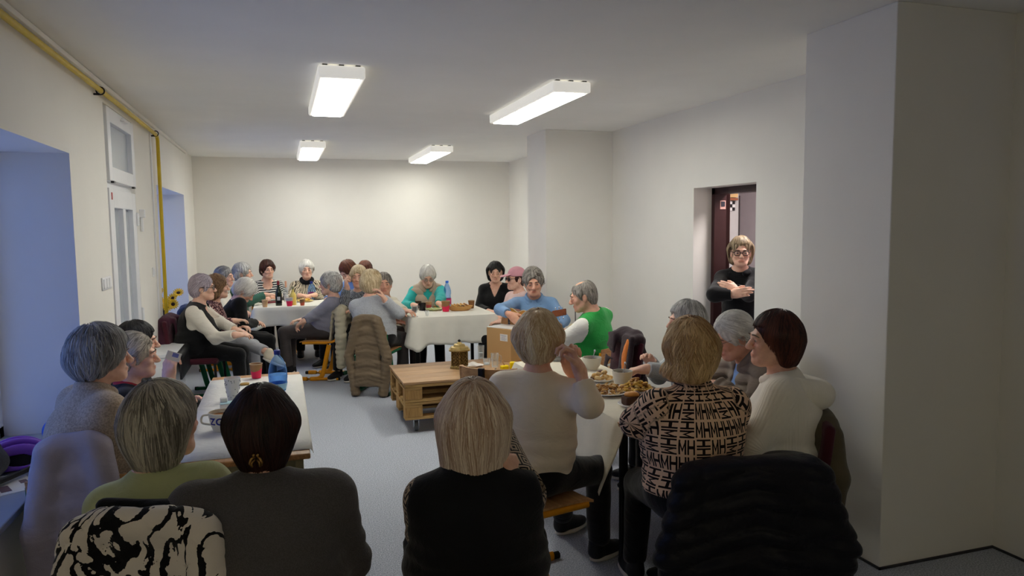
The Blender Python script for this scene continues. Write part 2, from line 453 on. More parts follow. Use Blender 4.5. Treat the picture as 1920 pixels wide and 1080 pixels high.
# balcony door (window 3 transom above it)
x0 = XL-.09
t = tag(thing('door_2', None, None), kind='structure')
def framed(b, y0,y1,z0,z1,s, x=x0, d=.07):
    for a, c in (((x,y0,z0),(x+d,y0+s,z1)),((x,y1-s,z0),(x+d,y1,z1)),((x,y0+s,z0),(x+d,y1-s,z0+s)),((x,y0+s,z1-s),(x+d,y1-s,z1))): b.span(a,c,.004)
b = MB(); framed(b, D0,D1,0,2.56,.05,XL-.12,.09); b.span((XL-.12,D0+.05,1.985),(XL-.03,D1-.05,2.045)); b.build('door_frame', PVC, t)
b = MB(); framed(b, D0+.03,D1-.03,.05,1.985,.135,XL-.055,.06); ym = (D0+D1)/2
b.span((XL-.055,ym-.045,.62),(XL+.005,ym+.045,1.85)); b.span((XL-.054,D0+.165,.185),(XL+.004,D1-.165,.62)); b.build('door_leaf', PVC, t)
for a, c in ((D0+.165,ym-.045),(ym+.045,D1-.165)): MB().span((XL-.04,a,.62),(XL-.03,c,1.85)).build('pane', GLASS2, t)
for zz in (.45,1.0,1.78):
    MB().lathe([(.012,-.05),(.012,.05)],(XL+.012,D1-.02,zz),10).box((XL+.006,D1-.012,zz),(.012,.03,.11),None,.003).build('hinge', PVC, t)
b = MB(); b.box((XL+.0065,D0+.10,1.93),(.003,.03,.05)); b.build('sticker', plain('red_sticker',(190,90,90),.6), t)
t = tag(thing('window_3', None, None), kind='structure')
b = MB(); framed(b, D0+.03,D1-.03,2.035,2.545,.10,XL-.045,.06); b.build('window_frame', PVC, t)
MB().span((XL-.03,D0+.13,2.135),(XL-.02,D1-.13,2.445)).build('pane', GLASS2, t)
MB().box((XL+.03,6.12,2.505),(.03,.14,.018),None,.004).box((XL+.022,6.12,2.515),(.02,.06,.03),None,.004).build('handle', PVC, t)
for yy in (D0+.12, D1-.14): MB().box((XL+.015,yy,2.028),(.02,.05,.014)).build('hinge', plain('dark_metal',(70,68,66),.4,.8), t)

# ---------------------------------------------------------------- ceiling lights
LW, LL, LH = .285, 1.58, .075
HOUS = emit('opal_lamp_housing', (226,223,214), .5)
PANEL = emit('lamp_diffuser', (254,253,242), LAMP)
FILL_PANEL = emit('fill_lamp_diffuser', (250,238,200), LAMP*.46)  # dimmer, warmer glow for the added fill light
def lamp(x, y, label, PANEL=PANEL):
    t = thing('ceiling_light', label, 'ceiling light', (x,y,H), 0, 'ceiling lights')
    b = MB(); b.box((0,0,-LH/2-.008),(LW,LL,LH),None,.012)
    b.build('housing', HOUS, t)
    b = MB(); b.box((0,.0,-LH-.0105),(LW-.06,LL-.07,.008),None,.002); b.build('diffuser', PANEL, t)
    b = MB()
    for k in (-1,0,1): b.box((k*.1,0,-.004),(.03,LL-.03,.008))
    b.build('mounting_rail', plain('dark_metal',(70,68,66)), t)
lamp(.395, 5.39, 'long white ceiling light with lit panel, near the yellow pipe side')
lamp(1.955, 5.47, 'long white ceiling light with lit panel, nearest the doorway')
lamp(.385, 9.33, 'small far ceiling light above the table with the wine bottle')
lamp(1.91, 9.48, 'small far ceiling light above the woman in the beige vest')

lamp(-.2, -1.3, 'weaker fill light added on the ceiling behind the camera, out of view', FILL_PANEL)  # added fill light, unseen behind the camera, brightens the foreground

# ---------------------------------------------------------------- gas pipe, conduit, switches
YEL = plain('yellow_gas_paint', (206,176,40), .4, var=.1)
t = thing('gas_pipe', 'yellow gas pipe running under the ceiling and down the left wall', 'pipe', (XL+.04,7.60,0))
pts = [(0,YN+.05-7.6,2.595),(0,-3.9,2.595),(0,-2,2.595),(0,-.12,2.585),(0,-.03,2.575),(0,0,2.54),(0,0,2.4),(0,0,1.5),(0,-.01,.62),(0,-.01,.02)]
MB().tube(pts, .0165, 10).build('tube', YEL, t, True)
for yy in (-5.4,-2.27,-.10):
    MB().tube([(.0+.024*math.cos(a),yy,2.592+.024*math.sin(a)) for a in [2*PI*i/12 for i in range(12)]], .005, 6, True).box((-.03,yy,2.57),(.05,.012,.012)).build('pipe_clamp', plain('black_clamp',(28,26,26),.5), t)
t = thing('cable_conduit', 'thin white cable trunking running down beside the yellow pipe', 'conduit', (XL+.007,7.40,0))
MB().box((0,0,1.3),(.014,.03,2.6),None,.003).build('cover', PVC, t)
t = thing('ceiling_trunking', 'white cable trunking under the ceiling along the left wall', 'conduit', (XL+.012,3.5,2.667))
MB().box((0,0,0),(.022,13,.03),None,.004).build('cover', WALL, t)
def switch(y, z, n, label):
    t = thing('light_switch', label, 'switch', (XL,y,z), 0, 'wall switches')
    MB().box((.005,0,0),(.010,.085*n,.085),None,.003).build('cover_plate', PVC, t)
    for k in range(n): MB().box((.012,(k-(n-1)/2)*.078,0),(.008,.06,.062),rotz(.0),.003).build('rocker', PVC, t)
switch(5.36,1.34,3,'triple white light switch beside the balcony door')
switch(7.22,1.31,1,'single white light switch between the balcony door and the yellow pipe')
t = thing('door_holder', 'small white wall clip right of the balcony door', 'wall clip', (XL,6.72,1.80))
MB().box((.02,0,.03),(.04,.05,.07),None,.005).build('holder', PVC, t); MB().box((.012,0,-.06),(.02,.03,.12),None,.004).build('stem', PVC, t)
# ---------------------------------------------------------------- kitchen details seen through the doorway
t = thing('tile_panel', 'black and white checkered tiles high on the cabinet behind the doorway', 'tiles', (4.56,6.592,1.83))
DK = plain('black_tile',(28,26,28),.3); LT = plain('white_tile',(225,222,220),.3)
for i in range(4):
    for j in range(3): MB().box((i*.034-.06,0,j*.034+.017),(.032,.012,.032),None,.002).build('tile', DK if (i+j)%2 else LT, t)
t = thing('wooden_box', 'pale wooden box high above the checkered tiles behind the doorway', 'box', (4.555,6.57,1.938))
MB().box((0,0,.075),(.14,.05,.09),None,.004).build('front', plain('pine_box',(214,176,120),.5), t)
MB().box((0,0,.012),(.145,.055,.024),None,.004).build('base', plain('redwood',(150,90,60),.5), t)

# ============================================================ PEOPLE
def skin_mat(name, rgb):
    if name in MATS: return MATS[name]
    m = M(name, .5, 0, .35); a = m.nt.nodes.new('ShaderNodeAttribute'); a.attribute_name = 'tint'
    c = lin(rgb); f = m.noise(35,4)
    base = m.ramp(f, (.3, tuple(x*y for x,y in zip(c,(.90,.82,.80)))), (.7, tuple(min(1,x*1.05) for x in c)))
    mu = m.nt.nodes.new('ShaderNodeMix'); mu.data_type = 'RGBA'; mu.blend_type = 'MULTIPLY'; mu.inputs[0].default_value = 1
    m.l(base, mu.inputs[6]); m.l(a.outputs['Color'], mu.inputs[7]); m.color(mu.outputs[2])
    m.bump(m.noise(120,4,.7), .25, .003)
    m.b.inputs['Subsurface Weight'].default_value = .12; m.b.inputs['Subsurface Radius'].default_value = (.012,.004,.002)
    MATS[name] = m.m; return m.m
def hair_mat(name, dark, light):
    if name in MATS: return MATS[name]
    m = M(name, .48, 0, .35); a = m.nt.nodes.new('ShaderNodeAttribute'); a.attribute_name = 'strand'
    sp = m.nt.nodes.new('ShaderNodeSeparateColor'); m.l(a.outputs['Color'], sp.inputs[0])
    m.color(m.ramp(sp.outputs[0], (.05, lin(dark)), (.95, lin(light))))
    m.b.inputs['Anisotropic'].default_value = .5
    MATS[name] = m.m; return m.m
EYEW = plain('eye_white',(205,198,192),.25,var=.02); IRIS = plain('iris',(52,42,36),.2,var=.02)
SPEC_FRAME = plain('dark_spectacle_frame',(24,20,22),.3); SPEC_THIN = plain('thin_metal_spectacle_frame',(120,100,80),.35,.7)
LENS = glassy('spectacle_lens',(235,238,240),.3,.02,.04); LENSD = plain('dark_sunglass_lens',(26,18,20),.15)
SHOE_SOLE = plain('pale_shoe_sole',(206,200,190),.7)

def frame(d, n):
    """rotation with x along d and z near n"""
    x = nrm(d); n = np.array(n,float); z = nrm(n-x*(n@x)); y = np.cross(z,x); return np.stack([x,y,z],1)
def hand(S, Wp, d, n, side, curl=.6, sc=1.0, spread=.0, thumb=.5):
    """palm, four unequal bent fingers and a thumb. d: towards the fingers, n: back of the hand, side: +1 if the thumb lies on +y"""
    R = frame(d, n); q = lambda x,y,z: Wp+R@(np.array((x,y*side,z))*sc)
    S.el(q(.048,0,0),(.050*sc,.039*sc,.0155*sc),R,k=.02)
    S.rc(q(-.01,0,0),q(.03,0,0),.024*sc,.022*sc,k=.03)
    S.el(q(.03,.022,-.008),(.034*sc,.017*sc,.016*sc),R,k=.015)
    for kx,ky,L,ex in ((.086,.029,(.040,.025,.020),.1),(.092,.0095,(.045,.029,.021),.0),(.088,-.0105,(.041,.027,.020),.08),(.078,-.029,(.032,.020,.018),.2)):
        S.rc(q(.035,ky*.7,.002),q(kx,ky,.003),.0115*sc,.0105*sc,k=.010)
        p = np.array((kx,ky,.002)); a = -.15; yaw_ = ky*spread*8
        for i,l in enumerate(L):
            a += (curl+ex*curl)*(.75,1.0,.75)[i]
            dv = np.array((math.cos(a)*math.cos(yaw_), math.sin(yaw_), -math.sin(a)))
            p2 = p+dv*l; r = (.0098,.0088,.0078)[i]*sc
            S.rc(q(*p),q(*p2),r,r*.94,k=.005); p = p2
    p = np.array((.018,.030,-.006)); a = .75-.35*thumb
    for i,l in enumerate((.036,.030,.024)):
        dv = nrm((math.cos(a),math.sin(a)*(1-.5*thumb),-.35-.5*thumb*i*.5)); p2 = p+dv*l
        S.rc(q(*p),q(*p2),(.0125,.0108,.0095)[i]*sc,(.011,.0098,.0082)[i]*sc,k=.010); p = p2; a -= .35*thumb+.1

def ik(a, b, l1, l2, pole):
    a = np.array(a,float); b = np.array(b,float); d = b-a; L = np.linalg.norm(d); u = d/(L+1e-9)
    if L > (l1+l2)*.995: b = a+u*(l1+l2)*.995; L = (l1+l2)*.995
    c = (l1*l1-l2*l2+L*L)/(2*L); h = math.sqrt(max(l1*l1-c*c,0)); p = np.array(pole,float); p = p-u*(p@u)
    return a+u*c+nrm(p)*h, b

HEAD = dict(
 u=[(('el',(0,-.018,.028),(.074,.094,.088)),.02),(('el',(0,.022,-.044),(.048,.061,.065)),.03),
    (('rc',(-.020,.050,-.088),(.020,.050,-.088),.020,.020),.035),(('el',(0,.068,-.096),(.021,.018,.017)),.025),
    (('rc',(.047,-.004,-.055),(.024,.050,-.090),.019,.017),.03),(('rc',(-.047,-.004,-.055),(-.024,.050,-.090),.019,.017),.03),
    (('el',(.038,.056,-.024),(.022,.021,.021)),.025),(('el',(-.038,.056,-.024),(.023,.022,.022)),.025),
    (('rc',(-.030,.079,.021),(.030,.079,.021),.011,.011),.02)])

def strands(parent, name, S, mats, c, up, fwd, right, n, steps, step, w, curl, seed, face, flow='down', lift=.004, zmin=-.3, part=0.0, jitter=.35, seedz=-.2, fc=None):
    """ribbons of hair combed over the hair volume"""
    r = np.random.default_rng(seed)
    dirs = r.normal(size=(n*3,3)); dirs /= np.linalg.norm(dirs,axis=1)[:,None]
    dz = dirs@up; dy = dirs@fwd
    keep = (dz > seedz) & ~((dy > .45) & (dz < .42)); dirs = dirs[keep][:n]; n = len(dirs)
    P = (c+dirs*.32).astype(F32)
    for _ in range(9): P = P-dirs*np.maximum(S.ev(P.astype(F32)),-.02)[:,None]*.9
    def grad(P):
        e = .004; g = np.stack([S.ev((P+o).astype(F32))-S.ev((P-o).astype(F32)) for o in np.eye(3)*e],1)
        return g/(np.linalg.norm(g,axis=1)[:,None]+1e-9)
    crown = c+up*.11-fwd*.035+right*part
    ph = r.uniform(0,6.28,n); lf = r.uniform(.0,1,n)*lift; fr = r.uniform(.6,1.4,n)
    path = []; norms = []; tang = []
    K = max(12,n//26); ks = dirs[r.integers(0,n,K)]; cid = np.argmax(dirs@ks.T,1); cj = r.normal(size=(K,3)); cp = r.uniform(0,6.28,K); cf = r.uniform(.7,1.3,K)
    jit = r.normal(size=(n,3))*jitter*.55+cj[cid]*jitter*.9; ph = cp[cid]+r.uniform(-.5,.5,n); fr = cf[cid]*r.uniform(.92,1.08,n); free = r.uniform(.62,1.0,n)
    for s in range(steps):
        g = grad(P); wt = np.where(s/steps > free, .35, 1.0); P = P-g*((S.ev(P.astype(F32))-lf*(1-.5*s/steps))*wt)[:,None]
        rad = P-crown; rad /= np.linalg.norm(rad,axis=1)[:,None]+1e-6
        if flow == 'down': t = rad*.6-up*.9
        elif flow == 'back': t = rad*.35-fwd*.9-up*.45
        elif flow == 'side': t = rad*.4+right*.8-up*.3-fwd*.2
        else: t = rad
        t = t+jit*.35
        t = t-g*(t*g).sum(1)[:,None]; t /= np.linalg.norm(t,axis=1)[:,None]+1e-6
        b = np.cross(g,t)
        if curl:
            an = np.sin(ph+s*step*fr*(70 if curl > .8 else 40))*curl
            t2 = t*np.cos(an)[:,None]+b*np.sin(an)[:,None]
        else: t2 = t
        path.append(P.copy()); norms.append(g); tang.append(np.cross(g,t2))
        P = P+t2*step
    P = np.stack(path,1); N = np.stack(norms,1); B = np.stack(tang,1)
    ww = w*np.concatenate([[.45],np.ones(steps-2),[.18]])[None,:,None]*r.uniform(.6,1.25,(n,1,1))
    tw = r.uniform(-.5,.5,(n,1,1))
    if fc is not None:
        Rh_,hd_,hs_,line_ = fc; q = ((P-hd_)@Rh_)/hs_; dead = (q[...,1] > .035)&(q[...,2] < line_)&(np.abs(q[...,0]) < .058)
        dead = np.maximum.accumulate(dead,axis=1); ww = ww*(~dead)[:,:,None]
    V = np.stack([P-B*ww-N*tw*ww, P+N*ww*.5, P+B*ww+N*tw*ww],2)        # n,steps,3,3
    idx = np.arange(n*steps*3).reshape(n,steps,3)
    q = [np.stack([idx[:,:-1,a],idx[:,:-1,a+1],idx[:,1:,a+1],idx[:,1:,a]],-1).reshape(-1,4) for a in (0,1)]
    cc_ = r.normal(0,.2,K)[cid]; col = np.clip(r.normal(.5,.17,n)+cc_,0,1)[:,None]+np.linspace(-.12,.12,steps)[None]; col = np.repeat(np.clip(col,0,1).ravel(),3); colr = np.stack([col,col,col,np.ones_like(col)],1)
    base = np.array(parent.matrix_world.translation if parent.parent else parent.location)
    return npmesh(name, V.reshape(-1,3)-base, np.concatenate(q), mats, parent, True, {'strand':('FLOAT_COLOR',colr)})

def person(label, head, hip, face, hyaw=None, hpitch=0, hroll=0, arms=(None,None), feet=None, top=None, trousers=None, shoes=None,
           skin=(234,190,166), hair=None, g=1.0, hs=1.0, glasses=None, vest=None, male=False, near=False, face_on=True, seed=0, neck=None,
           inner=None, collar=None, hood=None, apron=None, cap=None, extra=None, sw=None, stand=False, legskin=False, bust=None, brow=(110,95,85), lip=1.0, lean=0, pat_top=None, twist=0):
    head = np.array(head,float); hip = np.array(hip,float); hyaw = face if hyaw is None else hyaw
    base = np.array((hip[0],hip[1],0.0))
    T = thing('person', label, 'person', tuple(base))
    fa = math.radians(face); f = np.array((math.sin(fa),math.cos(fa),0)); r = np.array((math.cos(fa),-math.sin(fa),0)); z = np.array((0,0,1.))
    B = lambda v: hip+f*v[0]+r*v[1]+z*v[2]                        # body frame: forward, right, up from the hip
    ha = math.radians(hyaw)
    Rh = np.array(Matrix.Rotation(-ha,3,'Z')@Matrix.Rotation(-math.radians(hpitch),3,'X')@Matrix.Rotation(math.radians(hroll),3,'Y'))
    Hd = lambda p: head+Rh@(np.array(p)*hs)
    hx,hy_,hz = Rh[:,0],Rh[:,1],Rh[:,2]
    if neck is None:
        nb = Hd((0,-.055,-.165)); ax = nrm(nb-hip)
        neck = nb
    else: neck = np.array(neck,float)
    t = nrm(neck-hip); tw = math.radians(face+twist); rT = np.array((math.cos(tw),-math.sin(tw),0)); tr = nrm(rT-t*(rT@t)); tf = np.cross(t,tr); tf = tf if tf@f > 0 else -tf
    TR = np.stack([tr,tf,t],1); L = np.linalg.norm(neck-hip)
    sw = sw or (.175 if male else .148); swg = sw*(.6+.4*g)
    sh = [neck-t*.055+s*tr*swg-tf*.005 for s in (-1,1)]
    bust = bust if bust is not None else (0 if male else 1)
    h_body = .0052 if near else .0062; h_cl = .0085 if near else .0095
    # --- arms
    UA, FA = (.275,.245) if male else (.255,.228)
    AR = []
    for i,s in enumerate((-1,1)):
        a = arms[i] or {}
        w = np.array(a['w'],float) if 'w' in a else B(a.get('b',(.30,s*.07,.16)))
        pole = a.get('pole',(-.35,s*.75,-.6)); pole = f*pole[0]+r*pole[1]+z*pole[2]
        el, w = ik(sh[i], w, UA, FA, pole) if 'e' not in a else (np.array(a['e'],float), w)
        fd = nrm(w-el); hd = a.get('hd'); hd = fd if hd is None else nrm(f*hd[0]+r*hd[1]+z*hd[2])
        hn = a.get('hn',(.1,.0,1)); hn = f*hn[0]+r*hn[1]+z*hn[2]
        AR.append(dict(s=s,S=sh[i],E=el,W=w,hd=hd,hn=hn,curl=a.get('curl',.45),thumb=a.get('thumb',.5),spread=a.get('spread',0),fd=fd))
    # --- legs
    TH, SHN = (.44,.43) if male else (.41,.40)
    LG = []
    for i,s in enumerate((-1,1)):
        hj = hip+r*s*.085+z*0
        if feet and feet[i] is not None: an = np.array(feet[i],float)
        elif stand: an = np.array((hj[0],hj[1],.085))+f*.02+r*s*.02
        else: an = np.array((*(hip+f*.42+r*s*.11)[:2],.085))
        kn, an = ik(hj, an, TH if not stand else (hip[2]-.08)*.5, SHN if not stand else (hip[2]-.08)*.5, f*1.0+z*.7)
        LG.append((hj,kn,an,s))
    # --- body: one continuous surface
    S = Sdf()
    for (kind,*q),k in HEAD['u']:
        if kind == 'el': S.el(Hd(q[0]), np.array(q[1])*hs, Rh, k*hs)
        else: S.rc(Hd(q[0]),Hd(q[1]),q[2]*hs,q[3]*hs,k*hs)
    for s in (-1,1): S.el(Hd((s*.032,.101,-.001)),np.array((.020,.020,.0120))*hs,Rh,.014*hs,'s')
    for s in (-1,1): S.el(Hd((s*.032,.0735,.001)),np.array((.0165,.0125,.0115))*hs,Rh,.005)
    nl = 1.12 if male else 1.0
    S.rc(Hd((0,.080,.012)),Hd((0,.106*(.97+.03*nl),-.029)),.0085*hs*nl,.0125*hs*nl,.012)
    for s in (-1,1): S.el(Hd((s*.0115,.096,-.034)),np.array((.009,.0105,.008))*hs*nl,Rh,.008)
    S.el(Hd((0,.0820,-.0600)),np.array((.023,.0105,.0052))*hs,Rh,.010); S.el(Hd((0,.0805,-.0695)),np.array((.020,.0105,.0060))*hs,Rh,.010)
    S.rc(Hd((-.024,.0935,-.0655)),Hd((.024,.0935,-.0655)),.0028*hs,.0028*hs,.004,'s')
    for s in (-1,1):
        Re = Rh@np.array(Matrix.Rotation(s*.35,3,'Z'))
        S.el(Hd((s*.077,-.014,-.010)),np.array((.0095,.021,.033))*hs,Re,.008)
        S.el(Hd((s*.0875,-.008,-.008)),np.array((.0065,.011,.020))*hs,Re,.005,'s')
    nr = .060 if male else .053
    S.rc(Hd((0,-.028,-.055)),neck,nr*hs,nr*1.10,.035)
    gi = g-.07
    S.rc(neck-t*.01,sh[0]+t*.0,.047,.043,.05); S.rc(neck-t*.01,sh[1],.047,.043,.05)
    S.el(neck-t*.16,np.array((.142*gi,.092*gi,.155)),TR,.05); S.el(hip+t*L*.42+f*.01,np.array((.130*gi,.100*gi,.16)),TR,.06)
    S.el(hip+t*.03,np.array((.145*gi,.115*gi,.10)),TR,.05)
    for a in AR:
        S.rc(a['S'],a['E'],.040,.033,.03); S.rc(a['E'],a['W'],.035,.0235,.02); hand(S,a['W'],a['hd'],a['hn'],a['s'],a['curl'],1.06 if male else .98,a['spread'],a['thumb'])
    for hj,kn,an,s in LG:
        S.rc(hj,kn,.066,.046,.05); S.rc(kn,an,.045,.032,.02)
    V,Q = S.mesh(h_body); V = relax(V,Q,1,.35)
    # tint: lips, cheeks, knuckles
    hl = ((V-head)@Rh)/hs
    tint = np.ones((len(V),4))
    lips = np.exp(-(((hl[:,0])/.023)**4+((hl[:,2]+.0648)/.0090)**4))*(hl[:,1] > .07)*lip
    ck = sum(np.exp(-((hl-np.array((s*.045,.065,-.028)))**2).sum(1)/.022**2) for s in (-1,1))+np.exp(-((hl-np.array((0,.11,-.03)))**2).sum(1)/.014**2)
    for k,(a,b) in enumerate(((.86,1.0),(.62,.88),(.62,.86))): tint[:,k] = (1-lips*(1-a))*(1-np.minimum(ck,1)*(1-b)*.5)
    npmesh('body', V-base, Q, skin_mat('skin_%d_%d_%d'%skin, skin), T, True, {'tint':('FLOAT_COLOR',tint)})
    # --- eyes, brows
    if face_on:
        for s in (-1,1):
            m = MB(); Re = Matrix(Rh.tolist())
            m.ball(Hd((s*.032,.0755,.0008))-base, tuple(np.array((.0128,.0122,.0058))*hs), 12, 8, Re)
            m.mat(1).ball(Hd((s*.032,.0822,.0008))-base, tuple(np.array((.0060,.0062,.0056))*hs), 10, 6, Re)
            e = m.build('eye',[EYEW,IRIS],T,True,180)
            m = MB(); pts = [Hd((s*x,y,zz))-base for x,y,zz in ((.013,.0930,.0250),(.026,.0935,.0275),(.040,.0865,.0255),(.052,.0735,.0175))]
            m.tube(curve_pts(pts,3), [.0022,.0032,.0036,.0036,.0036,.0034,.0032,.0028,.0024,.0016], 6)
            m.build('eyebrow',plain('brow_%d_%d_%d'%brow,brow,.8),T,True,180)
    # --- trousers
    if trousers:
        S = Sdf(); ti = .012
        S.el(hip+z*.015-f*.01,np.array((.165*g,.135*g,.115)),TR if not stand else None,.05)
        for hj,kn,an,s in LG:
            d = nrm(an-kn); end = an-d*(.04 if not legskin else .10)
            S.rc(hj,kn,.088*(.5+.5*g),.066,.05); S.rc(kn,end,.064,.056,.03)
        for hj,kn,an,s in LG:
            d = nrm(an-kn); e0 = an-d*(.02 if not legskin else .09); S.el(e0+d*.06,(.085,.085,.06),frame((1,0,.01),d) if abs(d[0])<.9 else None,.006,'s')
        wv = waves(seed+3,8,(12,40)); V,Q = S.mesh(h_cl+.001,lambda P: wv(P)*.006,.006)
        pat = np.stack([V[:,0],V[:,2],V[:,1]],1)
        npmesh('trousers', V-base, Q, trousers, T, True, {'pat':('FLOAT_VECTOR',pat)})
    # --- shoes
    if shoes:
        for hj,kn,an,s in LG:
            d = nrm(an-kn); toe = f if not stand else f
            toe = nrm(toe-z*(.0)-0*d); 
            if abs(an[2]-.085) > .03: toe = nrm(f*.9-z*.45)
            n_ = nrm(z-toe*(toe@z)); S = Sdf(); A = an-n_*.03
            RR = frame(toe,n_)
            S.el(A+toe*.02,np.array((.075,.038,.045)),RR,.03); S.el(A+toe*.10-n_*.015,np.array((.075,.042,.030)),RR,.04); S.rc(A-toe*.02+n_*.04,A-toe*.02,.038,.04,.02)
            S.bx(A+toe*.05-n_*.115,(.3,.2,.07),.01,RR,.004,'s')
            V,Q = S.mesh(.008); so = npmesh('shoe', V-base, Q, shoes, T, True)
            S = Sdf(); S.el(A+toe*.02-n_*.040,np.array((.078,.041,.016)),RR,.02); S.el(A+toe*.10-n_*.040,np.array((.078,.045,.016)),RR,.03)
            V,Q = S.mesh(.008); npmesh('sole', V-base, Q, SHOE_SOLE, so, True)
    # --- garments
    def garment(name, mat, infl, sleeve, neckcut=('crew',.072), seed_=0, hem=.06, front=None, fold=.009, arm=True, fit=1.0, puff=0, cuff=False, vcap=0):
        """sleeve: 0..2 along shoulder-elbow-wrist"""
        S = Sdf(); gg = g*fit
        S.rc(neck-t*.012+tf*.0,sh[0]-t*.004,.047+infl,.048+infl,.06); S.rc(neck-t*.012,sh[1]-t*.004,.047+infl,.048+infl,.06)
        S.el(neck-t*.165-tf*.008,np.array((.150*gg+infl,.102*gg+infl,.165)),TR,.06)
        S.el(hip+t*L*.40+f*.015*g,np.array((.142*gg+infl,.118*gg+infl,.17)),TR,.07)
        if g > 1.05: S.el(hip+t*L*.33+f*(.03+.07*(g-1)),np.array((.135*gg+infl,.118*gg+infl,.13)),TR,.06)
        S.el(hip+t*(.05)+t*.0,np.array((.160*gg+infl,.132*gg+infl,.10+hem)),TR,.06)
        if bust:
            for s in (-1,1): S.el(neck-t*.205+tr*s*.070*g+tf*(.062*g),np.array((.066*g,.055*g,.066*g))*(.55+.5*bust)+infl*.5,TR,.045)
        if arm:
            for a in AR:
                su = min(sleeve,1); E_ = a['S']+(a['E']-a['S'])*su
                S.rc(a["S"],E_,.047+infl+.006*(g-1)*5,.044+infl+(.012 if sleeve<1 and infl>.01 else 0),.045)
                if sleeve > 1:
                    W_ = a['E']+(a['W']-a['E'])*(sleeve-1)*.98; S.rc(a['E'],W_,.043+infl,.034+infl,.025)
                    if cuff:
                        Wc = a['E']+(a['W']-a['E'])*max((sleeve-1)*.98-.10,.1); S.rc(Wc,W_,.033+infl,.033+infl,.006)
        else:
            for a in AR: S.rc(a['S']+tr*a['s']*(.075+vcap)+t*.05,a['S']+tr*a['s']*(.06+vcap)-t*.10,.062,.058,.012,'s')
        # openings
        for a in AR if arm else ():
            if sleeve > 1: W_ = a['E']+(a['W']-a['E'])*(sleeve-1)*.98; d_ = nrm(a['W']-a['E'])
            else: W_ = a['S']+(a['E']-a['S'])*sleeve; d_ = nrm(a['E']-a['S'])
            c_ = W_+d_*.052; S.el(c_,(.052,.075,.075),frame(d_,z+.01*f),.004,'s')
        nd = nrm(Hd((0,-.028,-.055))-neck); typ,rad = neckcut
        cN = neck+nd*.035+tf*.012
        S.el(cN+t*.02,np.array((rad,rad*.98,.062)),np.stack([tr,np.cross(nd,tr),nd],1),.012,'s')
        S.rc(cN+nd*.05,cN+nd*.3,rad*1.2,.2,.01,'s')
        if typ == 'v': 
            for q in np.linspace(0,1,6): S.el(neck-t*(.02+.115*q)+tf*(.10+.03*q),np.array((rad*(1-q)*.85+.004,.075,.03)),TR,.006,'s')
        if typ == 'scoop': S.el(neck-t*.04+tf*.09,np.array((.075,.07,.06)),TR,.01,'s')
        if front:   # open down the front
            for q in np.linspace(0,1,10): S.el(neck-t*(.02+(L-.0)*q)+tf*(.13+.05*(q>.4)),np.array((front*(.8+.4*q),.10,.05)),TR,.006,'s')
        wv = waves(seed+seed_,10,(9,34)); sag = waves(seed+seed_+50,6,(30,60),(1,1,.35))
        if puff:
            def dsp(P):
                zz = (P-neck)@t; d = np.abs(np.sin(zz*PI/puff))**.6*.012-.006+wv(P)*fold
                for a in AR:
                    u_ = nrm(a['W']-a['E']); q_ = (P-a['E'])@u_
                    near_ = np.linalg.norm((P-a['E'])-q_[:,None]*u_,axis=1) < .085
                    d = np.where(near_&(q_>-.02), np.abs(np.sin(q_*PI/puff))**.6*.012-.006+wv(P)*fold, d)
                return d
        else:
            E_ = [a['E'] for a in AR]
            def dsp(P):
                q_ = (P-hip)@t; d = wv(P)*fold+np.exp(-((q_-.12)/.10)**2)*np.sin(q_*95+wv(P)*5)*.0035
                for e in E_:
                    w_ = np.exp(-((P-e)**2).sum(1)/.06**2); d = d+w_*sag(P)*.012
                return d
        V,Q = S.mesh(h_cl, dsp, .014)
        V = relax(V,Q,1,.3)
        # flat-cloth coordinates: around and along
        rel = V-hip; zz = rel@t; an = np.arctan2(rel@tr,-(rel@tf)); pat = np.stack([an*.155*g, zz, np.zeros_like(zz)],1)
        if arm:
            dT = np.abs((rel@tr))-.15*g
            for a in AR:
                best = None
                for p,q in ((a['S'],a['E']),(a['E'],a['W'])):
                    u_ = q-p; l_ = np.linalg.norm(u_); u_ = u_/l_; h_ = (V-p)@u_; hc = np.clip(h_,0,l_)
                    d_ = np.linalg.norm(V-p-hc[:,None]*u_,axis=1); o1 = nrm(np.cross(u_,z+.1*f)); o2 = np.cross(u_,o1)
                    ang = np.arctan2((V-p)@o2,(V-p)@o1)
                    off = 0 if p is a['S'] else UA
                    m_ = (d_ < .085)&((np.abs(rel@tr) > swg*.86)|(p is a['E']))
                    m_ &= ((rel-(t*(rel@t)[:,None]))@tr*a['s'] > swg*.70) | (p is a['E'])
                    pat[m_] = np.stack([ang[m_]*.055, h_[m_]+off+.3, np.ones(m_.sum())],1)
        return npmesh(name, V-base, Q, mat, T, True, {'pat':('FLOAT_VECTOR',pat)}), S
    if inner: garment(inner.get('name','shirt'), inner['mat'], .006, inner.get('sleeve',.5), inner.get('neck',('crew',.068)), 11, fold=.003)
    if top: garment(top.get('name','sweater'), top['mat'], top.get('infl',.013), top.get('sleeve',1.95), top.get('neck',('crew',.070)), 5, top.get('hem',.06), top.get('front'), (min(top.get('fold',.009),.004) if vest else top.get('fold',.009)), True, top.get('fit',1), top.get('puff',0), top.get('cuff',False))
    if vest: garment('vest', vest['mat'], .030, 0, vest.get('neck',('crew',.075)), 23, vest.get('hem',.07), vest.get('front'), vest.get('fold',.009), False, 1, vest.get('puff',0), False, vest.get('cap',0))
    nd = nrm(Hd((0,-.028,-.055))-neck); nf = np.cross(nd,tr); nf = nf if nf@f > 0 else -nf
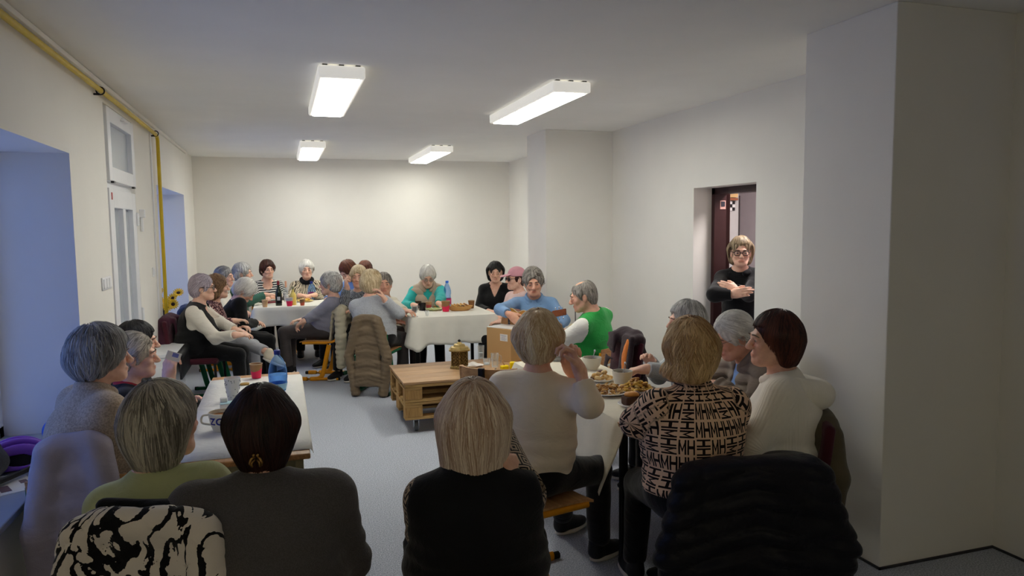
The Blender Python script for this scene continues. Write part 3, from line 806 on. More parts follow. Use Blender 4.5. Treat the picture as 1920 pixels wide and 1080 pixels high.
    if collar:   # turned-down or stand collar: a ring round the neck
        kind = collar.get('kind','stand'); S = Sdf(); R0 = collar.get('r',.066); hgt = collar.get('h',.03)
        n_ = 18; arc = collar.get('gap',.35)
        P = []
        for i in range(n_+1):
            a = arc/2+(2*PI-arc)*i/n_; P.append(neck+nd*.012+tr*math.sin(a)*R0+nf*(math.cos(a)*R0*.95+.008)-t*(.022*max(0,math.cos(a))))
        for i in range(n_):
            if kind == 'roll': S.rc(P[i]+nd*hgt*.5,P[i+1]+nd*hgt*.5,.016+hgt*.25,.016+hgt*.25,.02)
            else:
                S.rc(P[i],P[i+1],.008,.008,.01); S.rc(P[i]+nd*hgt*.7,P[i+1]+nd*hgt*.7,.007,.007,.03)
                if kind == 'shirt': 
                    q0 = P[i]-(P[i]-neck)*-.25-nd*.012; q1 = P[i+1]-(P[i+1]-neck)*-.25-nd*.012; S.rc(q0,q1,.006,.006,.03)
        V,Q = S.mesh(.007); pat = np.stack([V[:,0],V[:,2],V[:,1]],1); npmesh('collar', V-base, Q, collar['mat'], T, True, {'pat':('FLOAT_VECTOR',pat)})
    if hood:
        S = Sdf(); 
        for i in range(13):
            a = PI*.30+PI*1.40*i/12; b_ = PI*.30+PI*1.40*(i+1)/12
            pp = lambda a: neck+tr*math.sin(a)*.088+tf*(math.cos(a)*.125-.025)-t*(.015+.060*max(0,-math.cos(a)))
            rr = lambda a: .024+.034*max(0,-math.cos(a))
            S.rc(pp(a),pp(b_),rr(a),rr(b_),.03)
        wv = waves(seed+77,8,(20,50)); V,Q = S.mesh(.008,lambda P: wv(P)*.006,.006); npmesh('hood', V-base, Q, hood, T, True, {'pat':('FLOAT_VECTOR',V-base)})
    # --- hair
    if hair:
        S = Sdf(); v = hair.get('vol',.012); st = hair.get('style','short'); ln = hair.get('len',.06)
        if st == 'bald':
            S.el(Hd((0,-.024,.018)),np.array((.079,.096,.082))*hs,Rh,.02); S.el(Hd((0,-.06,-.035)),np.array((.062,.045,.06))*hs,Rh,.03)
            S.el(Hd((0,-.012,.085)),np.array((.060,.082,.055))*hs,Rh,.02,'s')
        else:
            S.el(Hd((0,-.024,.036)),np.array((.078+v,.098+v,.092+v))*hs,Rh,.03)
            S.el(Hd((0,-.062-v*.4,-.030)),np.array((.068+v,.050+v,.070))*hs,Rh,.04)
            if st in ('bob','long','curly'):
                zb = -ln; ta = hair.get('taper',.25)
                for s in (-1,1):
                    S.rc(Hd((s*(.058+v),-.018,.02)),Hd((s*(.060+v*.9-.030*ta),-.012-.02*ta,zb+.02)),.034,.028-.010*ta,.04)
                    S.rc(Hd((s*(.045+v),-.050,.02)),Hd((s*(.048+v*.9-.026*ta),-.055+.012*ta,zb)),.045,.038-.012*ta,.04)
                S.rc(Hd((0,-.070-v*.5,.0)),Hd((0,-.072-v*.5+.022*ta,zb)),.060,.050-.012*ta,.05)
            if hair.get('thin'): S.el(Hd((0,.0,.128)),np.array((.042,.050,.036))*hs,Rh,.03,'s')
            if st == 'short':
                for s in (-1,1): S.rc(Hd((s*(.066+v*.6),.012,.03)),Hd((s*(.070+v*.5),-.005,-.018)),.020,.012,.03)
            if hair.get('fringe',0): S.rc(Hd((-.04,.066,.078)),Hd((.04,.066,.078)),.020+v*.5,.020+v*.5,.03)
            if hair.get('flip'):
                for i_ in range(9):
                    a_ = PI*.5+PI*1.0*i_/8; S.el(Hd((math.cos(a_)*(.080+v),-.035+math.sin(a_-PI)*(.070+v),-ln-.005)),np.array((.030,.030,.026))*hs,Rh,.03)
            if hair.get('top'): S.el(Hd((0,.01,.105)),np.array((.065,.075,.03+hair['top']))*hs,Rh,.04)
        hz_ = hair.get('line',.074)
        S.el(Hd((0,.128,hz_-.105)),np.array((.069 if st in ('short','bald') else .063,.088,.105))*hs,Rh,.016,'s')
        S.el(Hd((0,.060,-.115)),np.array((.085,.085,.075))*hs,Rh,.02,'s')
        if st in ('short','bald'):
            for s in (-1,1): S.el(Hd((s*.088,-.010,-.018)),np.array((.022,.026,.040))*hs,Rh,.012,'s')
        else:
            ex = hair.get('open',.0)
            if ex:
                for s in (-1,1): S.el(Hd((s*.085,.05,-.03)),np.array((.03,.05+ex,.10))*hs,Rh,.015,'s')
        curl = hair.get('curl',0)
        if curl: 
            wv = waves(seed+9,14,(55,120)); w2 = waves(seed+19,6,(20,45)); am = .004+.007*curl
            dsp = lambda P: wv(P)*am*1.7+w2(P)*am*.8
        else:
            w2 = waves(seed+19,8,(14,40)); cr = Hd((hair.get('part',0.),-.04,.11))
            nf_ = 30
            def dsp(P):
                q = (P-cr)@Rh; a = np.arctan2(q[:,0],q[:,1])
                return (np.sin(a*nf_+3*w2(P))*.0016+np.sin(a*13+5*w2(P))*.0022)+w2(P)*.004
        hh = .006 if near else .007
        V,Q = S.mesh(hh,dsp,.012)
        rr = np.random.default_rng(seed+1); q = (V-Hd((0,-.04,.11)))@Rh; a = np.arctan2(q[:,0],q[:,1])
        c_ = np.clip(.42+.22*np.sin(a*23+4*waves(seed+2,5,(15,30))(V))+.1*rr.normal(size=len(V)),0,1)
        ho = npmesh('hair', V-base, Q, hair['mat'], T, True, {'strand':('FLOAT_COLOR',np.stack([c_]*3+[np.ones_like(c_)],1))})
        n_ = hair.get('n', 2600 if near else 420)
        so = strands(T,'hair_strands',S,hair['mat'],Hd((0,-.02,.03)),hz,hy_,hx,n_,hair.get('steps',12 if st in('long','bob') else 9),hair.get('step',.016 if st=='long' else .011),
                (.0016 if near else .0026)*hair.get('w',1),curl,seed+31,Rh,hair.get('flow','down'),hair.get('lift',.006),fc=(Rh,head,hs,hair.get('line',.074)-hair.get('bangs',.006)),part=hair.get('part',0),seedz=-.25 if st!='bald' else -.3)
        so.parent = ho
    # --- cap
    if cap:
        S = Sdf(); S.el(Hd((0,-.02,.05)),np.array((.086,.104,.088))*hs,Rh,.02); S.bx(Hd((0,0,-.055)),(.2,.2,.085),.005,Rh,.008,'s')
        S.el(Hd((0,.120,.042)),np.array((.066,.062,.007))*hs,Rh@np.array(Matrix.Rotation(-.22,3,'X')),.01)
        V,Q = S.mesh(.006); npmesh('cap', V-base, Q, cap, T, True, {'pat':('FLOAT_VECTOR',V-base)})
    # --- glasses
    if glasses:
        fm = dict(dark=SPEC_FRAME,thin=SPEC_THIN,sun=SPEC_FRAME)[glasses]; m = MB(); rad = .0028 if glasses != 'thin' else .0013
        gy = .098
        for s in (-1,1):
            ring = [Hd((s*.033+.0235*math.copysign(abs(math.cos(a))**.7,math.cos(a)),gy-.25*abs(s*.033+.0235*math.cos(a))**1.6*3,.000+.0185*math.copysign(abs(math.sin(a))**.7,math.sin(a))))-base for a in [2*PI*i/20 for i in range(20)]]
            m.tube(ring, rad, 6, True)
            m.tube([Hd((s*.057,.088,.006))-base,Hd((s*.076,.04,.008))-base,Hd((s*.081,-.015,.008))-base,Hd((s*.079,-.03,-.008))-base], rad*.9, 6)
        m.tube([Hd((-.010,gy,.002))-base,Hd((0,gy+.004,.005))-base,Hd((.010,gy,.002))-base], rad, 6)
        go = m.build('glasses', fm, T, True, 180)
        for s in (-1,1):
            m = MB(); m.ball(Hd((s*.033,gy-.006,.0))-base,(.0235*hs,.0018*hs,.0185*hs),14,6,Matrix(Rh.tolist())); m.build('lens', LENSD if glasses=='sun' else LENS, go, True, 180)
    T['_'] = 0; del T['_']
    ctx = dict(T=T,Hd=Hd,Rh=Rh,base=base,neck=neck,sh=sh,AR=AR,t=t,tr=tr,tf=tf,f=f,r=r,hip=hip,LG=LG,B=B)
    if extra: extra(ctx)
    return ctx

# ============================================================ FURNITURE
def wood(name, dark, light, rough=.5, ring=1.0, axis=0, bump=.12):
    if name in MATS: return MATS[name]
    m = M(name, rough); sc = [9,9,9]; sc[axis] = .9
    a = m.noise(3.5,6,.6,m.co('Object',tuple(sc)),1.2); b = m.noise(16,4,.6,m.co('Object',tuple(sc)))
    oi = m.nt.nodes.new('ShaderNodeObjectInfo'); E.nt = m.nt
    f = E(a)*.65+E(b)*.25+E(oi.outputs['Random'])*.22
    m.color(m.ramp(f, (.36, lin(dark)), (.72, lin(light)))); m.bump(f, bump, .004); MATS[name] = m.m; return m.m
PLY = wood('plywood',(150,100,58),(206,160,106)); TWOOD = wood('table_top_wood',(140,94,54),(198,150,98),.38,axis=1)
PLANK = wood('oiled_plank',(118,88,62),(186,148,108),.5,axis=0); PALLET = wood('pallet_wood',(120,90,52),(196,158,98),.75,axis=0,bump=.3)
BLOCKW = wood('pallet_block_wood',(124,92,54),(186,146,88),.8,axis=2,bump=.3)
BLACKM = plain('black_metal',(26,25,26),.45,.3); CHROME = plain('chrome',(190,192,196),.18,1.0); GLOSSG = plain('grey_metal',(120,122,126),.4,.6)
YELF = plain('yellow_steel',(224,150,22),.4); GRNF = plain('green_steel',(14,104,66),.4); MAROON = cloth('maroon_fabric',(72,26,38)); OLIVEF = plain('pale_olive_metal',(150,146,110),.45,.2)
BLUEP = plain('blue_plastic',(40,70,170),.4); BLKTIP = plain('black_rubber_tip',(22,22,22),.8)

def chair_school(fm, wd=None):
    wd = wd or PLY
    root = thing('school_chair', 'school chair', 'chair')
    b = MB(); n = 8; V = []; F = []
    for j in range(n+1):
        y = -.19+.39*j/n; zz = .455-.03*max(0,(.3-j/n))*1.2-.05*max(0,(j/n-.8))**1.5*3
        for x in (-.195,-.1,0,.1,.195): V.append((x*(1-.06*(j/n-.5)**2), y, zz-.012*(1-(x/.195)**2)))
    m_ = 5
    for s in (0,1):
        pass
    top = V; bot = [(x,y,z-.012) for x,y,z in V]; N = len(V)
    for j in range(n):
        for i in range(m_-1):
            a = j*m_+i; F.append((a,a+1,a+m_+1,a+m_)); F.append((N+a,N+a+m_,N+a+m_+1,N+a+1))
    per = [i for i in range(m_)]+[j*m_+m_-1 for j in range(1,n+1)]+[n*m_+i for i in range(m_-2,-1,-1)]+[j*m_ for j in range(n-1,0,-1)]
    for i in range(len(per)): a,c = per[i],per[(i+1)%len(per)]; F.append((c,a,N+a,N+c))
    b.add(top+bot,F); b.build('seat', wd, root, True, 50)
    b = MB(); V = []; F = []
    for j in range(5):
        zz = .52+.14*j/4
        for i in range(9):
            x = -.19+.38*i/8; V.append((x, -.205-.03*j/4-.028*(1-(x/.19)**2), zz+(-.012 if abs(x)>.15 and j in(0,) else 0)))
    bot = [(x,y-.012,z) for x,y,z in V]; N = len(V)
    for j in range(4):
        for i in range(8): a = j*9+i; F.append((a,a+1,a+10,a+9)); F.append((N+a,N+a+9,N+a+10,N+a+1))
    per = list(range(9))+[j*9+8 for j in range(1,5)]+[36+i for i in range(7,-1,-1)]+[j*9 for j in (3,2,1)]
    for i in range(len(per)): a,c = per[i],per[(i+1)%len(per)]; F.append((c,a,N+a,N+c))
    b.add(V+bot,F); b.build('backrest', wd, root, True, 50)
    for s in (-1,1):
        x = s*.185; b = MB()
        b.tube(curve_pts([(x,.22,.018),(x,.06,.018),(x,-.01,.03),(x,-.05,.09),(x,-.10,.30),(x,-.125,.40)],4), .017, 8, False, 1.5, (0,1,.0))
        b.build('leg', fm, root, True, 60)
        b = MB(); b.tube([(x,.02,.018),(x,-.22,.018)], .017, 8, False, 1.3, (1,0,0)); b.build('skid', fm, root, True, 60)
        b = MB(); b.tube([(x,.225,.018),(x,.255,.018)], .0185, 8); b.tube([(x,-.20,.0185),(x,-.235,.0185)], .0185, 8); b.build('skid_tip', BLKTIP, root, True, 60)
        b = MB(); b.tube([(x,.17,.425),(x,-.10,.425)], .017, 8, False, 1.0, (1,0,0)); b.tube(curve_pts([(x,-.09,.425),(x,-.18,.44),(x,-.212,.50),(x,-.226,.63)],4), .013, 8); b.build('seat_rail', fm, root, True, 60)
    MB().tube([(-.185,-.10,.42),(.185,-.10,.42)], .013, 8).tube([(-.185,.12,.42),(.185,.12,.42)], .013, 8).build('cross_bar', fm, root, True, 60)
    return root
def chair_padded(fm, pad, wide=.22):
    root = thing('padded_chair', 'padded chair', 'chair')
    MB().box((0,.0,.45),(.44,.43,.055),None,.022).build('seat', pad, root, True, 60)
    MB().box((0,-.225,.68),(.43,.045,.33),Matrix.Rotation(.10,3,'X'),.02).build('backrest', pad, root, True, 60)
    for s in (-1,1):
        MB().tube([(s*.20,.19,.43),(s*.21,.21,.0)], .0125, 8).build('leg', fm, root, True, 60)
        MB().tube(curve_pts([(s*.21,-.24,.0),(s*.20,-.19,.43),(s*.20,-.215,.60),(s*.20,-.245,.80)],4), .0125, 8).build('leg', fm, root, True, 60)
    MB().tube([(-.2,.19,.415),(.2,.19,.415)],.011,8).tube([(-.2,-.19,.415),(.2,-.19,.415)],.011,8).build('cross_bar', fm, root, True, 60)
    return root
def chair_plastic():
    root = thing('plastic_chair', 'plastic chair', 'chair')
    S = Sdf(); S.bx((0,0,.445),(.205,.20,.012),.01); S.rc((-.17,.20,.44),(.17,.20,.44),.016)
    S.bx((0,-.225,.59),(.20,.012,.13),.011,np.array(Matrix.Rotation(.13,3,'X'))); S.rc((-.15,-.20,.46),(.15,-.20,.46),.02,.02,.03)
    for s in (-1,1): S.rc((s*.12,-.205,.46),(s*.12,-.225,.60),.022,.022,.03)
    V,Q = S.mesh(.009); npmesh('seat_shell', V, Q, BLUEP, root)
    for s in (-1,1):
        MB().tube(curve_pts([(s*.19,.23,.0),(s*.185,.225,.36),(s*.18,.19,.425),(s*.18,.1,.43),(s*.18,-.12,.43),(s*.185,-.16,.40),(s*.19,-.22,.0)],5), .0105, 8).build('leg_frame', CHROME, root, True, 60)
    return root
def chair_bent():
    root = thing('bentwood_chair', 'bentwood chair', 'chair')
    MB().lathe([(.19,.435),(.205,.44),(.205,.46),(.19,.465)],(0,0,0),28).build('seat', PLY, root, True, 40)
    arc = lambda z,y0,w: [(w*math.sin(a),y0-.13*math.cos(a)+.10,z) for a in np.linspace(-1.25,1.25,13)]
    b = MB(); P = arc(.80,-.20,.20); n = len(P)
    V = [(x,y,z0) for z0 in (.70,.84) for x,y,z in P]+[(x*.94,y+.013,z0) for z0 in (.70,.84) for x,y,z in P]; F = []
    for i in range(n-1): F += [(i,i+1,n+i+1,n+i),(2*n+i,3*n+i,3*n+i+1,2*n+i+1),(n+i,n+i+1,3*n+i+1,3*n+i),(i,2*n+i,2*n+i+1,i+1)]
    F += [(0,n,3*n,2*n),(n-1,3*n-1,4*n-1,2*n-1)]
    b.add(V,F); b.build('backrest', PLY, root, True, 50)
    MB().box((0,-.245,.765),(.035,.03,.17),None,.005).build('strap', BLACKM, root)
    for s in (-1,1):
        MB().tube([(s*.15,.15,.44),(s*.18,.19,0)],[.017,.012],10).build('leg', PLY, root, True, 60)
        MB().tube(curve_pts([(s*.19,-.22,0),(s*.155,-.15,.44),(s*.175,-.155,.84)],5),.015,10).build('leg', PLY, root, True, 60)
    return root
CH = dict(yellow=chair_school(YELF), green=chair_school(GRNF), padded=chair_padded(BLACKM,MAROON), plastic=chair_plastic(), bent=chair_bent())
USED = set()
def chair(kind, x, y, face, label, group=None):
    c = CH[kind] if kind not in USED else dup(CH[kind]); USED.add(kind)
    c.location = (x,y,0); c.rotation_euler = (0,0,-math.radians(face)); c['label'] = label; c['group'] = group or {'yellow':'yellow framed school chairs','green':'green framed school chairs'}.get(kind,'%s chairs'%kind)
    return c

def coat(name, label, x, y, face, mat, w=.42, top=.83, drop=.55, puff=0, lining=None, sleeves=True, seed=0, pa=.010, flare=.05, hood=False, thick=.02, quilt=0, sl=.52, z0=None, cat='coat', slack=.0, sk=.03, topline=None, yb=-.225, fold=.020):
    T = thing(name, label, cat, (x,y,0), -math.radians(face))
    S = Sdf(); hw = w/2
    S.rc((-hw+.03,yb,top),(hw-.03,yb,top),.030+thick*.3,.030+thick*.3,.03)
    n = 6
    for i in range(n):
        q0,q1 = i/n,(i+1)/n; zz = top-drop*(q0+q1)/2
        S.bx((0,yb-.03-.03*q0,zz),(hw+flare*q0,thick+.008*q0,drop/n*.62),.02,None,.05)
    for s in (-1,1): S.bx((s*hw*.62,yb+.075,top-.17),(hw*.40,thick*.8,.20),.02,np.array(Matrix.Rotation(.12,3,'X')),.04)
    if sleeves:
        for s in (-1,1):
            S.rc((s*(hw+.00),yb-.03,top-.02),(s*(hw+.055+slack),yb-.045,top-sl*.5),.058,.055,sk); S.rc((s*(hw+.055+slack),yb-.045,top-sl*.5),(s*(hw+.045),yb-.03+.0,top-sl),.055,.046,sk)
    S.rc((-hw*.55,yb-.035,top+.02),(hw*.55,yb-.035,top+.02),.035,.035,.04)
    if hood: S.el((0,yb-.08,top-.03),(.14,.06,.11),None,.05)
    wv = waves(seed+40,9,(9,34),(1.2,1.2,.35)); w2 = waves(seed+41,6,(25,60))
    def dsp(P):
        d = wv(P)*fold+w2(P)*.004
        if puff:
            ph = P[:,2]+.25*np.abs(P[:,0])*(1 if not quilt else 0); d = d+(np.abs(np.sin(ph*PI/puff))**.6-.6)*pa*(.6+.6*w2(P))
        if quilt:
            d = d-.006*(np.abs(np.sin((P[:,0]+P[:,2])*PI/quilt))<.14)-.006*(np.abs(np.sin((P[:,0]-P[:,2])*PI/quilt))<.14)
        return d
    V,Q = S.mesh(.010 if quilt or puff else .012, dsp, .03); V = relax(V,Q,1,.4)
    V[:,2] = np.maximum(V[:,2],.012)
    npmesh('shell', V, Q, mat, T, True, {'pat':('FLOAT_VECTOR',np.stack([V[:,0],V[:,2],V[:,1]],1))})
    if topline:
        S = Sdf(); S.rc((-hw+.02,yb+.05,top+.035),(hw-.02,yb+.05,top+.020),.022,.022); S.bx((0,yb+.085,top-.06),(hw*.9,.02,.10),.018,None,.03)
        V,Q = S.mesh(.010,lambda P: wv(P)*.006,.006); npmesh('lining', V, Q, topline, T)
    if lining:
        S = Sdf()
        for i in range(7):
            q = i/6; S.el((lining[1]*hw*(1-.25*q)+.02*math.sin(q*6),yb+.070+.03*q,top-.04-.34*q),(.030+.012*math.sin(q*5)**2,.014,.050),None,.03)
        V,Q = S.mesh(.009); npmesh('lining', V, Q, lining[0], T)
    return T

# ---------------------------------------------------------------- tables and cloths
LINEN = cloth('cream_tablecloth',(226,223,212),.04,bscale=300,bump=.12,rough=.85,wrinkle=.10)
def tablecloth(label, x0,x1,y0,y1,z, drops, seed, mat=LINEN, rz=0, group='white tablecloths', piv=None, amp=.022):
    """drops: front, right, back, left"""
    r = random.Random(seed); cx,cy = (x0+x1)/2,(y0+y1)/2; hx,hy = (x1-x0)/2+.006,(y1-y0)/2+.006
    t = thing('tablecloth', label, 'tablecloth', (cx,cy,z), rz, group)
    per = []; m = 44; rad = .02
    side = [((-hx,-hy),(hx,-hy),(0,-1),0),((hx,-hy),(hx,hy),(1,0),1),((hx,hy),(-hx,hy),(0,1),2),((-hx,hy),(-hx,-hy),(-1,0),3)]
    for k,(a,b,nv,i) in enumerate(side):
        nx = side[(k+1)%4]
        L = math.hypot(b[0]-a[0],b[1]-a[1]); n = max(8,int(L/.03))
        for q in range(n+1):
            f = .02/L+(1-.04/L)*q/n; per.append((a[0]+(b[0]-a[0])*f,a[1]+(b[1]-a[1])*f,nv[0],nv[1],drops[i],min(q,n-q)/n*L))
        for q in (1,2,3,4):
            an = math.atan2(nv[1],nv[0])+PI/2*q/5; u = (math.cos(an),math.sin(an)); dd = drops[i]*(1-q/5)+drops[nx[3]]*q/5
            cxr = b[0]-(nv[0]+nx[2][0])*.02; cyr = b[1]-(nv[1]+nx[2][1])*.02
            per.append((cxr+u[0]*.02,cyr+u[1]*.02,u[0],u[1],dd*1.0,0))
    N = len(per); ph = [r.uniform(0,6.28) for _ in range(5)]; fr = [r.uniform(14,34) for _ in range(5)]
    V = [(p[0],p[1],.004) for p in per]; F = [tuple(range(N))]; rows = 9; arcl = 0; al = []
    for i,p in enumerate(per):
        q = per[i-1]; arcl += math.hypot(p[0]-q[0],p[1]-q[1]); al.append(arcl)
    for j in range(1,rows+1):
        q = j/rows
        for i,p in enumerate(per):
            cor = math.exp(-(p[5]/.10)**2); w_ = sum(math.sin(al[i]*fr[k]+ph[k]) for k in range(3))/3
            out = .008+q*(amp*(w_+.5)+.06*cor+.012)*(.4+p[4])*1.4
            dz = p[4]*q*(1+.16*cor)+.012*q*w_
            V.append((p[0]+p[2]*out, p[1]+p[3]*out, .004-dz))
    for j in range(rows):
        for i in range(N):
            k = (i+1)%N; F.append((j*N+k,j*N+i,(j+1)*N+i,(j+1)*N+k))
    b = MB(); b.add(V,F); me = b.mesh('cloth',True,60); o = link('cloth', me, mat, t)
    s = o.modifiers.new('thickness','SOLIDIFY'); s.thickness = .003; s.offset = 1
    return t
def table(label, cx, cy, sx, sy, z, rz, fm, topm=TWOOD, apron=True, group='tables'):
    t = thing('table', label, 'table', (cx,cy,0), rz, group)
    MB().box((0,0,z-.0125),(sx,sy,.025),None,.006).build('tabletop', topm, t)
    if apron: MB().box((0,-sy/2+.05,z-.055),(sx-.12,.02,.06)).box((0,sy/2-.05,z-.055),(sx-.12,.02,.06)).box((-sx/2+.05,0,z-.055),(.02,sy-.12,.06)).box((sx/2-.05,0,z-.055),(.02,sy-.12,.06)).build('apron', fm, t)
    for a in (-1,1):
        for c in (-1,1): MB().box((a*(sx/2-.045),c*(sy/2-.045),(z-.025)/2),(.035,.035,z-.025),None,.004).build('leg', fm, t)
    return t
TZ = .745
table('table under the cloth with the wine bottle, at the back left', .16,9.47,.98,.84,TZ,0,BLACKM)
tablecloth('cream tablecloth on the back left table with the wine bottle', -.335,.65,9.05,9.89,TZ,(.22,.22,.2,.24),3)
table('table under the cloth with the snack basket, at the back centre', 1.73,7.83,.90,.92,TZ,0,BLACKM)
tablecloth('cream tablecloth on the back centre table with the snack basket', 1.275,2.18,7.37,8.29,TZ,(.29,.27,.25,.25),8)
# left front table: wooden top with a paper runner
lt = table('wooden table with white paper runner in front of the brown haired woman', -.18,3.955,.53,1.82,TZ+.005,0,OLIVEF)
runner = MB(); V=[]; F=[]
yy = [3.10,3.3,3.6,3.9,4.2,4.5,4.76]
for j,y in enumerate(yy):
    for i,(x,dz) in enumerate(((-.448,-.0),(-.36,.001),(-.18,.0015),(.0,.001),(.088,.001),(.098,-.012),(.10,-.04 if y>3.2 else -.02))): V.append((x,y+(-.01 if j==0 and i<3 else 0),.752+dz+.0012*math.sin(y*9+i)))
for j in range(len(yy)-1):
    for i in range(6): a=j*7+i; F.append((a,a+1,a+8,a+7))
t = thing('paper_runner','white paper runner laid along the left front table','table runner',(0,0,0)); runner.add(V,F).build('paper',cloth('white_paper',(226,224,216),.03,bump=.05,rough=.7),t,True,60).modifiers.new('t','SOLIDIFY').thickness=.0015
# right front table
table('dark framed wooden table under the cloth in front of the woman in letter print', 1.76,3.86,.51,1.64,TZ,0,BLACKM)
tablecloth('cream tablecloth on the right front table with the snack plates', 1.51,2.015,3.07,4.66,TZ, (.015,.28,.25,.32),13,cloth('natural_tablecloth',(222,214,194),.05,bscale=300,bump=.15,rough=.85,wrinkle=.12))

# ---------------------------------------------------------------- pallet table
px, py, pw, pd = 1.515, 6.155, 1.20, .82
t = thing('pallet_table', 'low coffee table of two stacked wooden pallets on castors', 'table', (px,py,0))
zc = .115
for lv in (0,1):
    zb = zc+lv*.146
    for k in (-1,0,1):
        MB().box((0,k*(pd/2-.05),zb+.010),(pw,.10 if k else .145,.02),None,.002).build('bottom_board', PALLET, t)
        for a in (-1,0,1): MB().box((a*(pw/2-.072),k*(pd/2-.05),zb+.0605),(.145,.10 if k else .145,.078),None,.003).build('block', BLOCKW, t)
    for a in (-1,0,1): MB().box((a*(pw/2-.072),0,zb+.110),(.145,pd,.02),None,.002).build('cross_board', PALLET, t)
    for k in range(5): MB().box((RNG.uniform(-.006,.006),-pd/2+.055+k*(pd-.11)/4,zb+.132),(pw,.11,.021),None,.002).build('deck_board', PALLET, t)
zt = zc+2*.146
for k in range(5): MB().box((0,-pd/2+.083+k*(pd-.004)/5-.002,zt+.010),(pw+.02,(pd)/5-.004,.02),None,.003).build('plank', PLANK, t)
for a in (-1,1):
    for c in (-1,1):
        b = MB(); b.lathe([(.042,-.014),(.042,.014)],(a*.5,c*.33,.044),16,Matrix.Rotation(PI/2,3,'Y')); b.mat(1).box((a*.5,c*.33,.108),(.07,.07,.012)); b.box((a*.5-.02,c*.33,.075),(.004,.04,.07)); b.box((a*.5+.02,c*.33,.075),(.004,.04,.07)); b.build('castor', [plain('grey_castor_wheel',(96,98,100),.6),CHROME], t, True, 40)
PT = zt+.02

# ============================================================ THINGS ON THE TABLES
def lathe_thing(name, label, cat, loc, parts, group=None, n=24):
    """parts: (part name, profile, material)"""
    t = thing(name, label, cat, loc, 0, group)
    for pn, prof, m in parts: MB().lathe(prof,(0,0,0),n,cap=True).build(pn, m, t, True, 50)
    return t
BLUEB = glassy('blue_bottle_plastic',(120,190,250),.45,.06,.03); CLEAR = glassy('clear_glass',(238,242,242),.25,.03,.08); WATER = glassy('water',(225,238,245),.3,.02,.1)
GREENG = glassy('dark_green_glass',(24,44,20),.96,.06,.55); YEL_L = plain('egg_liqueur',(232,206,110),.3,var=.04); PINKL = plain('pink_label',(214,60,120),.6,var=.05); PALEB = plain('pale_blue_label',(150,196,224),.5,var=.08)
KRAFT = plain('kraft_paper',(150,112,74),.7,var=.08); RED = plain('cup_red',(226,40,84),.5,var=.05); CREAM = plain('cream_ceramic',(226,220,202),.3,var=.03); WHITE = plain('white_ceramic',(234,232,228),.25,var=.02)
COFFEE = plain('coffee',(34,20,14),.15); BLACKC = plain('black_ceramic',(24,22,24),.25); RIM = plain('paper_rim',(216,196,164),.7); GREYW = plain('pale_grey_paper',(196,198,200),.6); CAPB = plain('dark_blue_cap',(26,46,130),.35); GOLDF = plain('gold_foil',(150,52,54),.35,.3)
def bottle_big(loc, label, s=1.0, liquid=.42, lab=PALEB, capm=CAPB, group='blue water bottles', labz=(.02,.075), crush=0):
    t = thing('water_bottle', label, 'bottle', loc, 0, group)
    P = [(.030,0),(.038,.005),(.0445,.045),(.0475,.09),(.0455,.125),(.038,.160),(.027,.188),(.016,.204),(.0135,.212),(.0135,.222)] if not crush else [(.034,0),(.039,.006),(.038,.10),(.035,.12),(.038,.14),(.036,.175),(.030,.205),(.022,.235),(.0135,.255),(.0135,.268)]
    P = [(r*s*1.12,z*s) for r,z in P]; H_ = P[-1][1]; b = MB().lathe(P,(0,0,0),28)
    if crush:
        rr = random.Random(3); ph = [rr.uniform(0,6) for _ in range(4)]
        b.v = [(x*(1+crush*math.sin(7*z/s*6+ph[0]+3*math.atan2(y,x))),y*(1+crush*math.sin(90*z/s+ph[1]+2*math.atan2(y,x))),z) for x,y,z in b.v]
    b.build('shell', BLUEB, t, True, 60)
    MB().lathe([(.0175*s,H_-.008),(.0178*s,H_-.004),(.0178*s,H_+.016),(.015*s,H_+.018)],(0,0,0),20).build('bottle_cap', capm, t, True, 40)
    if liquid: MB().lathe([(.034*s,.006),(.0485*s,.045),(.052*s,.22*s*liquid)],(0,0,0),24).build('water', glassy('blue_water',(110,190,240),.5,.02,.06), t, True, 50)
    if lab: MB().lathe([(.0450*s if crush else .0435*s+.0002,labz[0]*s),(.0450*s if crush else .0525*s,labz[1]*s)],(0,0,0),28,cap=False).build('paper_label', lab, t, True)
    return t
def paper_cup(loc, label, s=1, low=RED, up_=KRAFT, wave=True, lid=None):
    t = thing('paper_cup', label, 'cup', loc, 0, 'paper coffee cups')
    MB().lathe([(.026*s,0),(.0385*s,.092*s),(.0345*s,.088*s),(.024*s,.006)],(0,0,0),24).build('wall', up_, t, True, 40)
    b = MB(); n = 24; V = []; F = []
    for i in range(n):
        a = 2*PI*i/n; z1 = (.058+.014*math.sin(a+.6)*wave)*s
        for z in (.001,z1): r = (.0262+.0125*z/(.092*s))*s+.0006; V.append((r*math.cos(a),r*math.sin(a),z))
    for i in range(n): k=(i+1)%n; F.append((2*i,2*k,2*k+1,2*i+1))
    b.add(V,F).build('printed_band', low, t, True)
    MB().tube([(.0385*s*math.cos(a),.0385*s*math.sin(a),.092*s) for a in [2*PI*i/24 for i in range(24)]], .0016, 6, True).build('rim', RIM, t, True)
    MB().lathe([(.033*s,.074*s),(.0345*s,.0755*s)],(0,0,0),20).build('coffee', COFFEE, t)
    return t
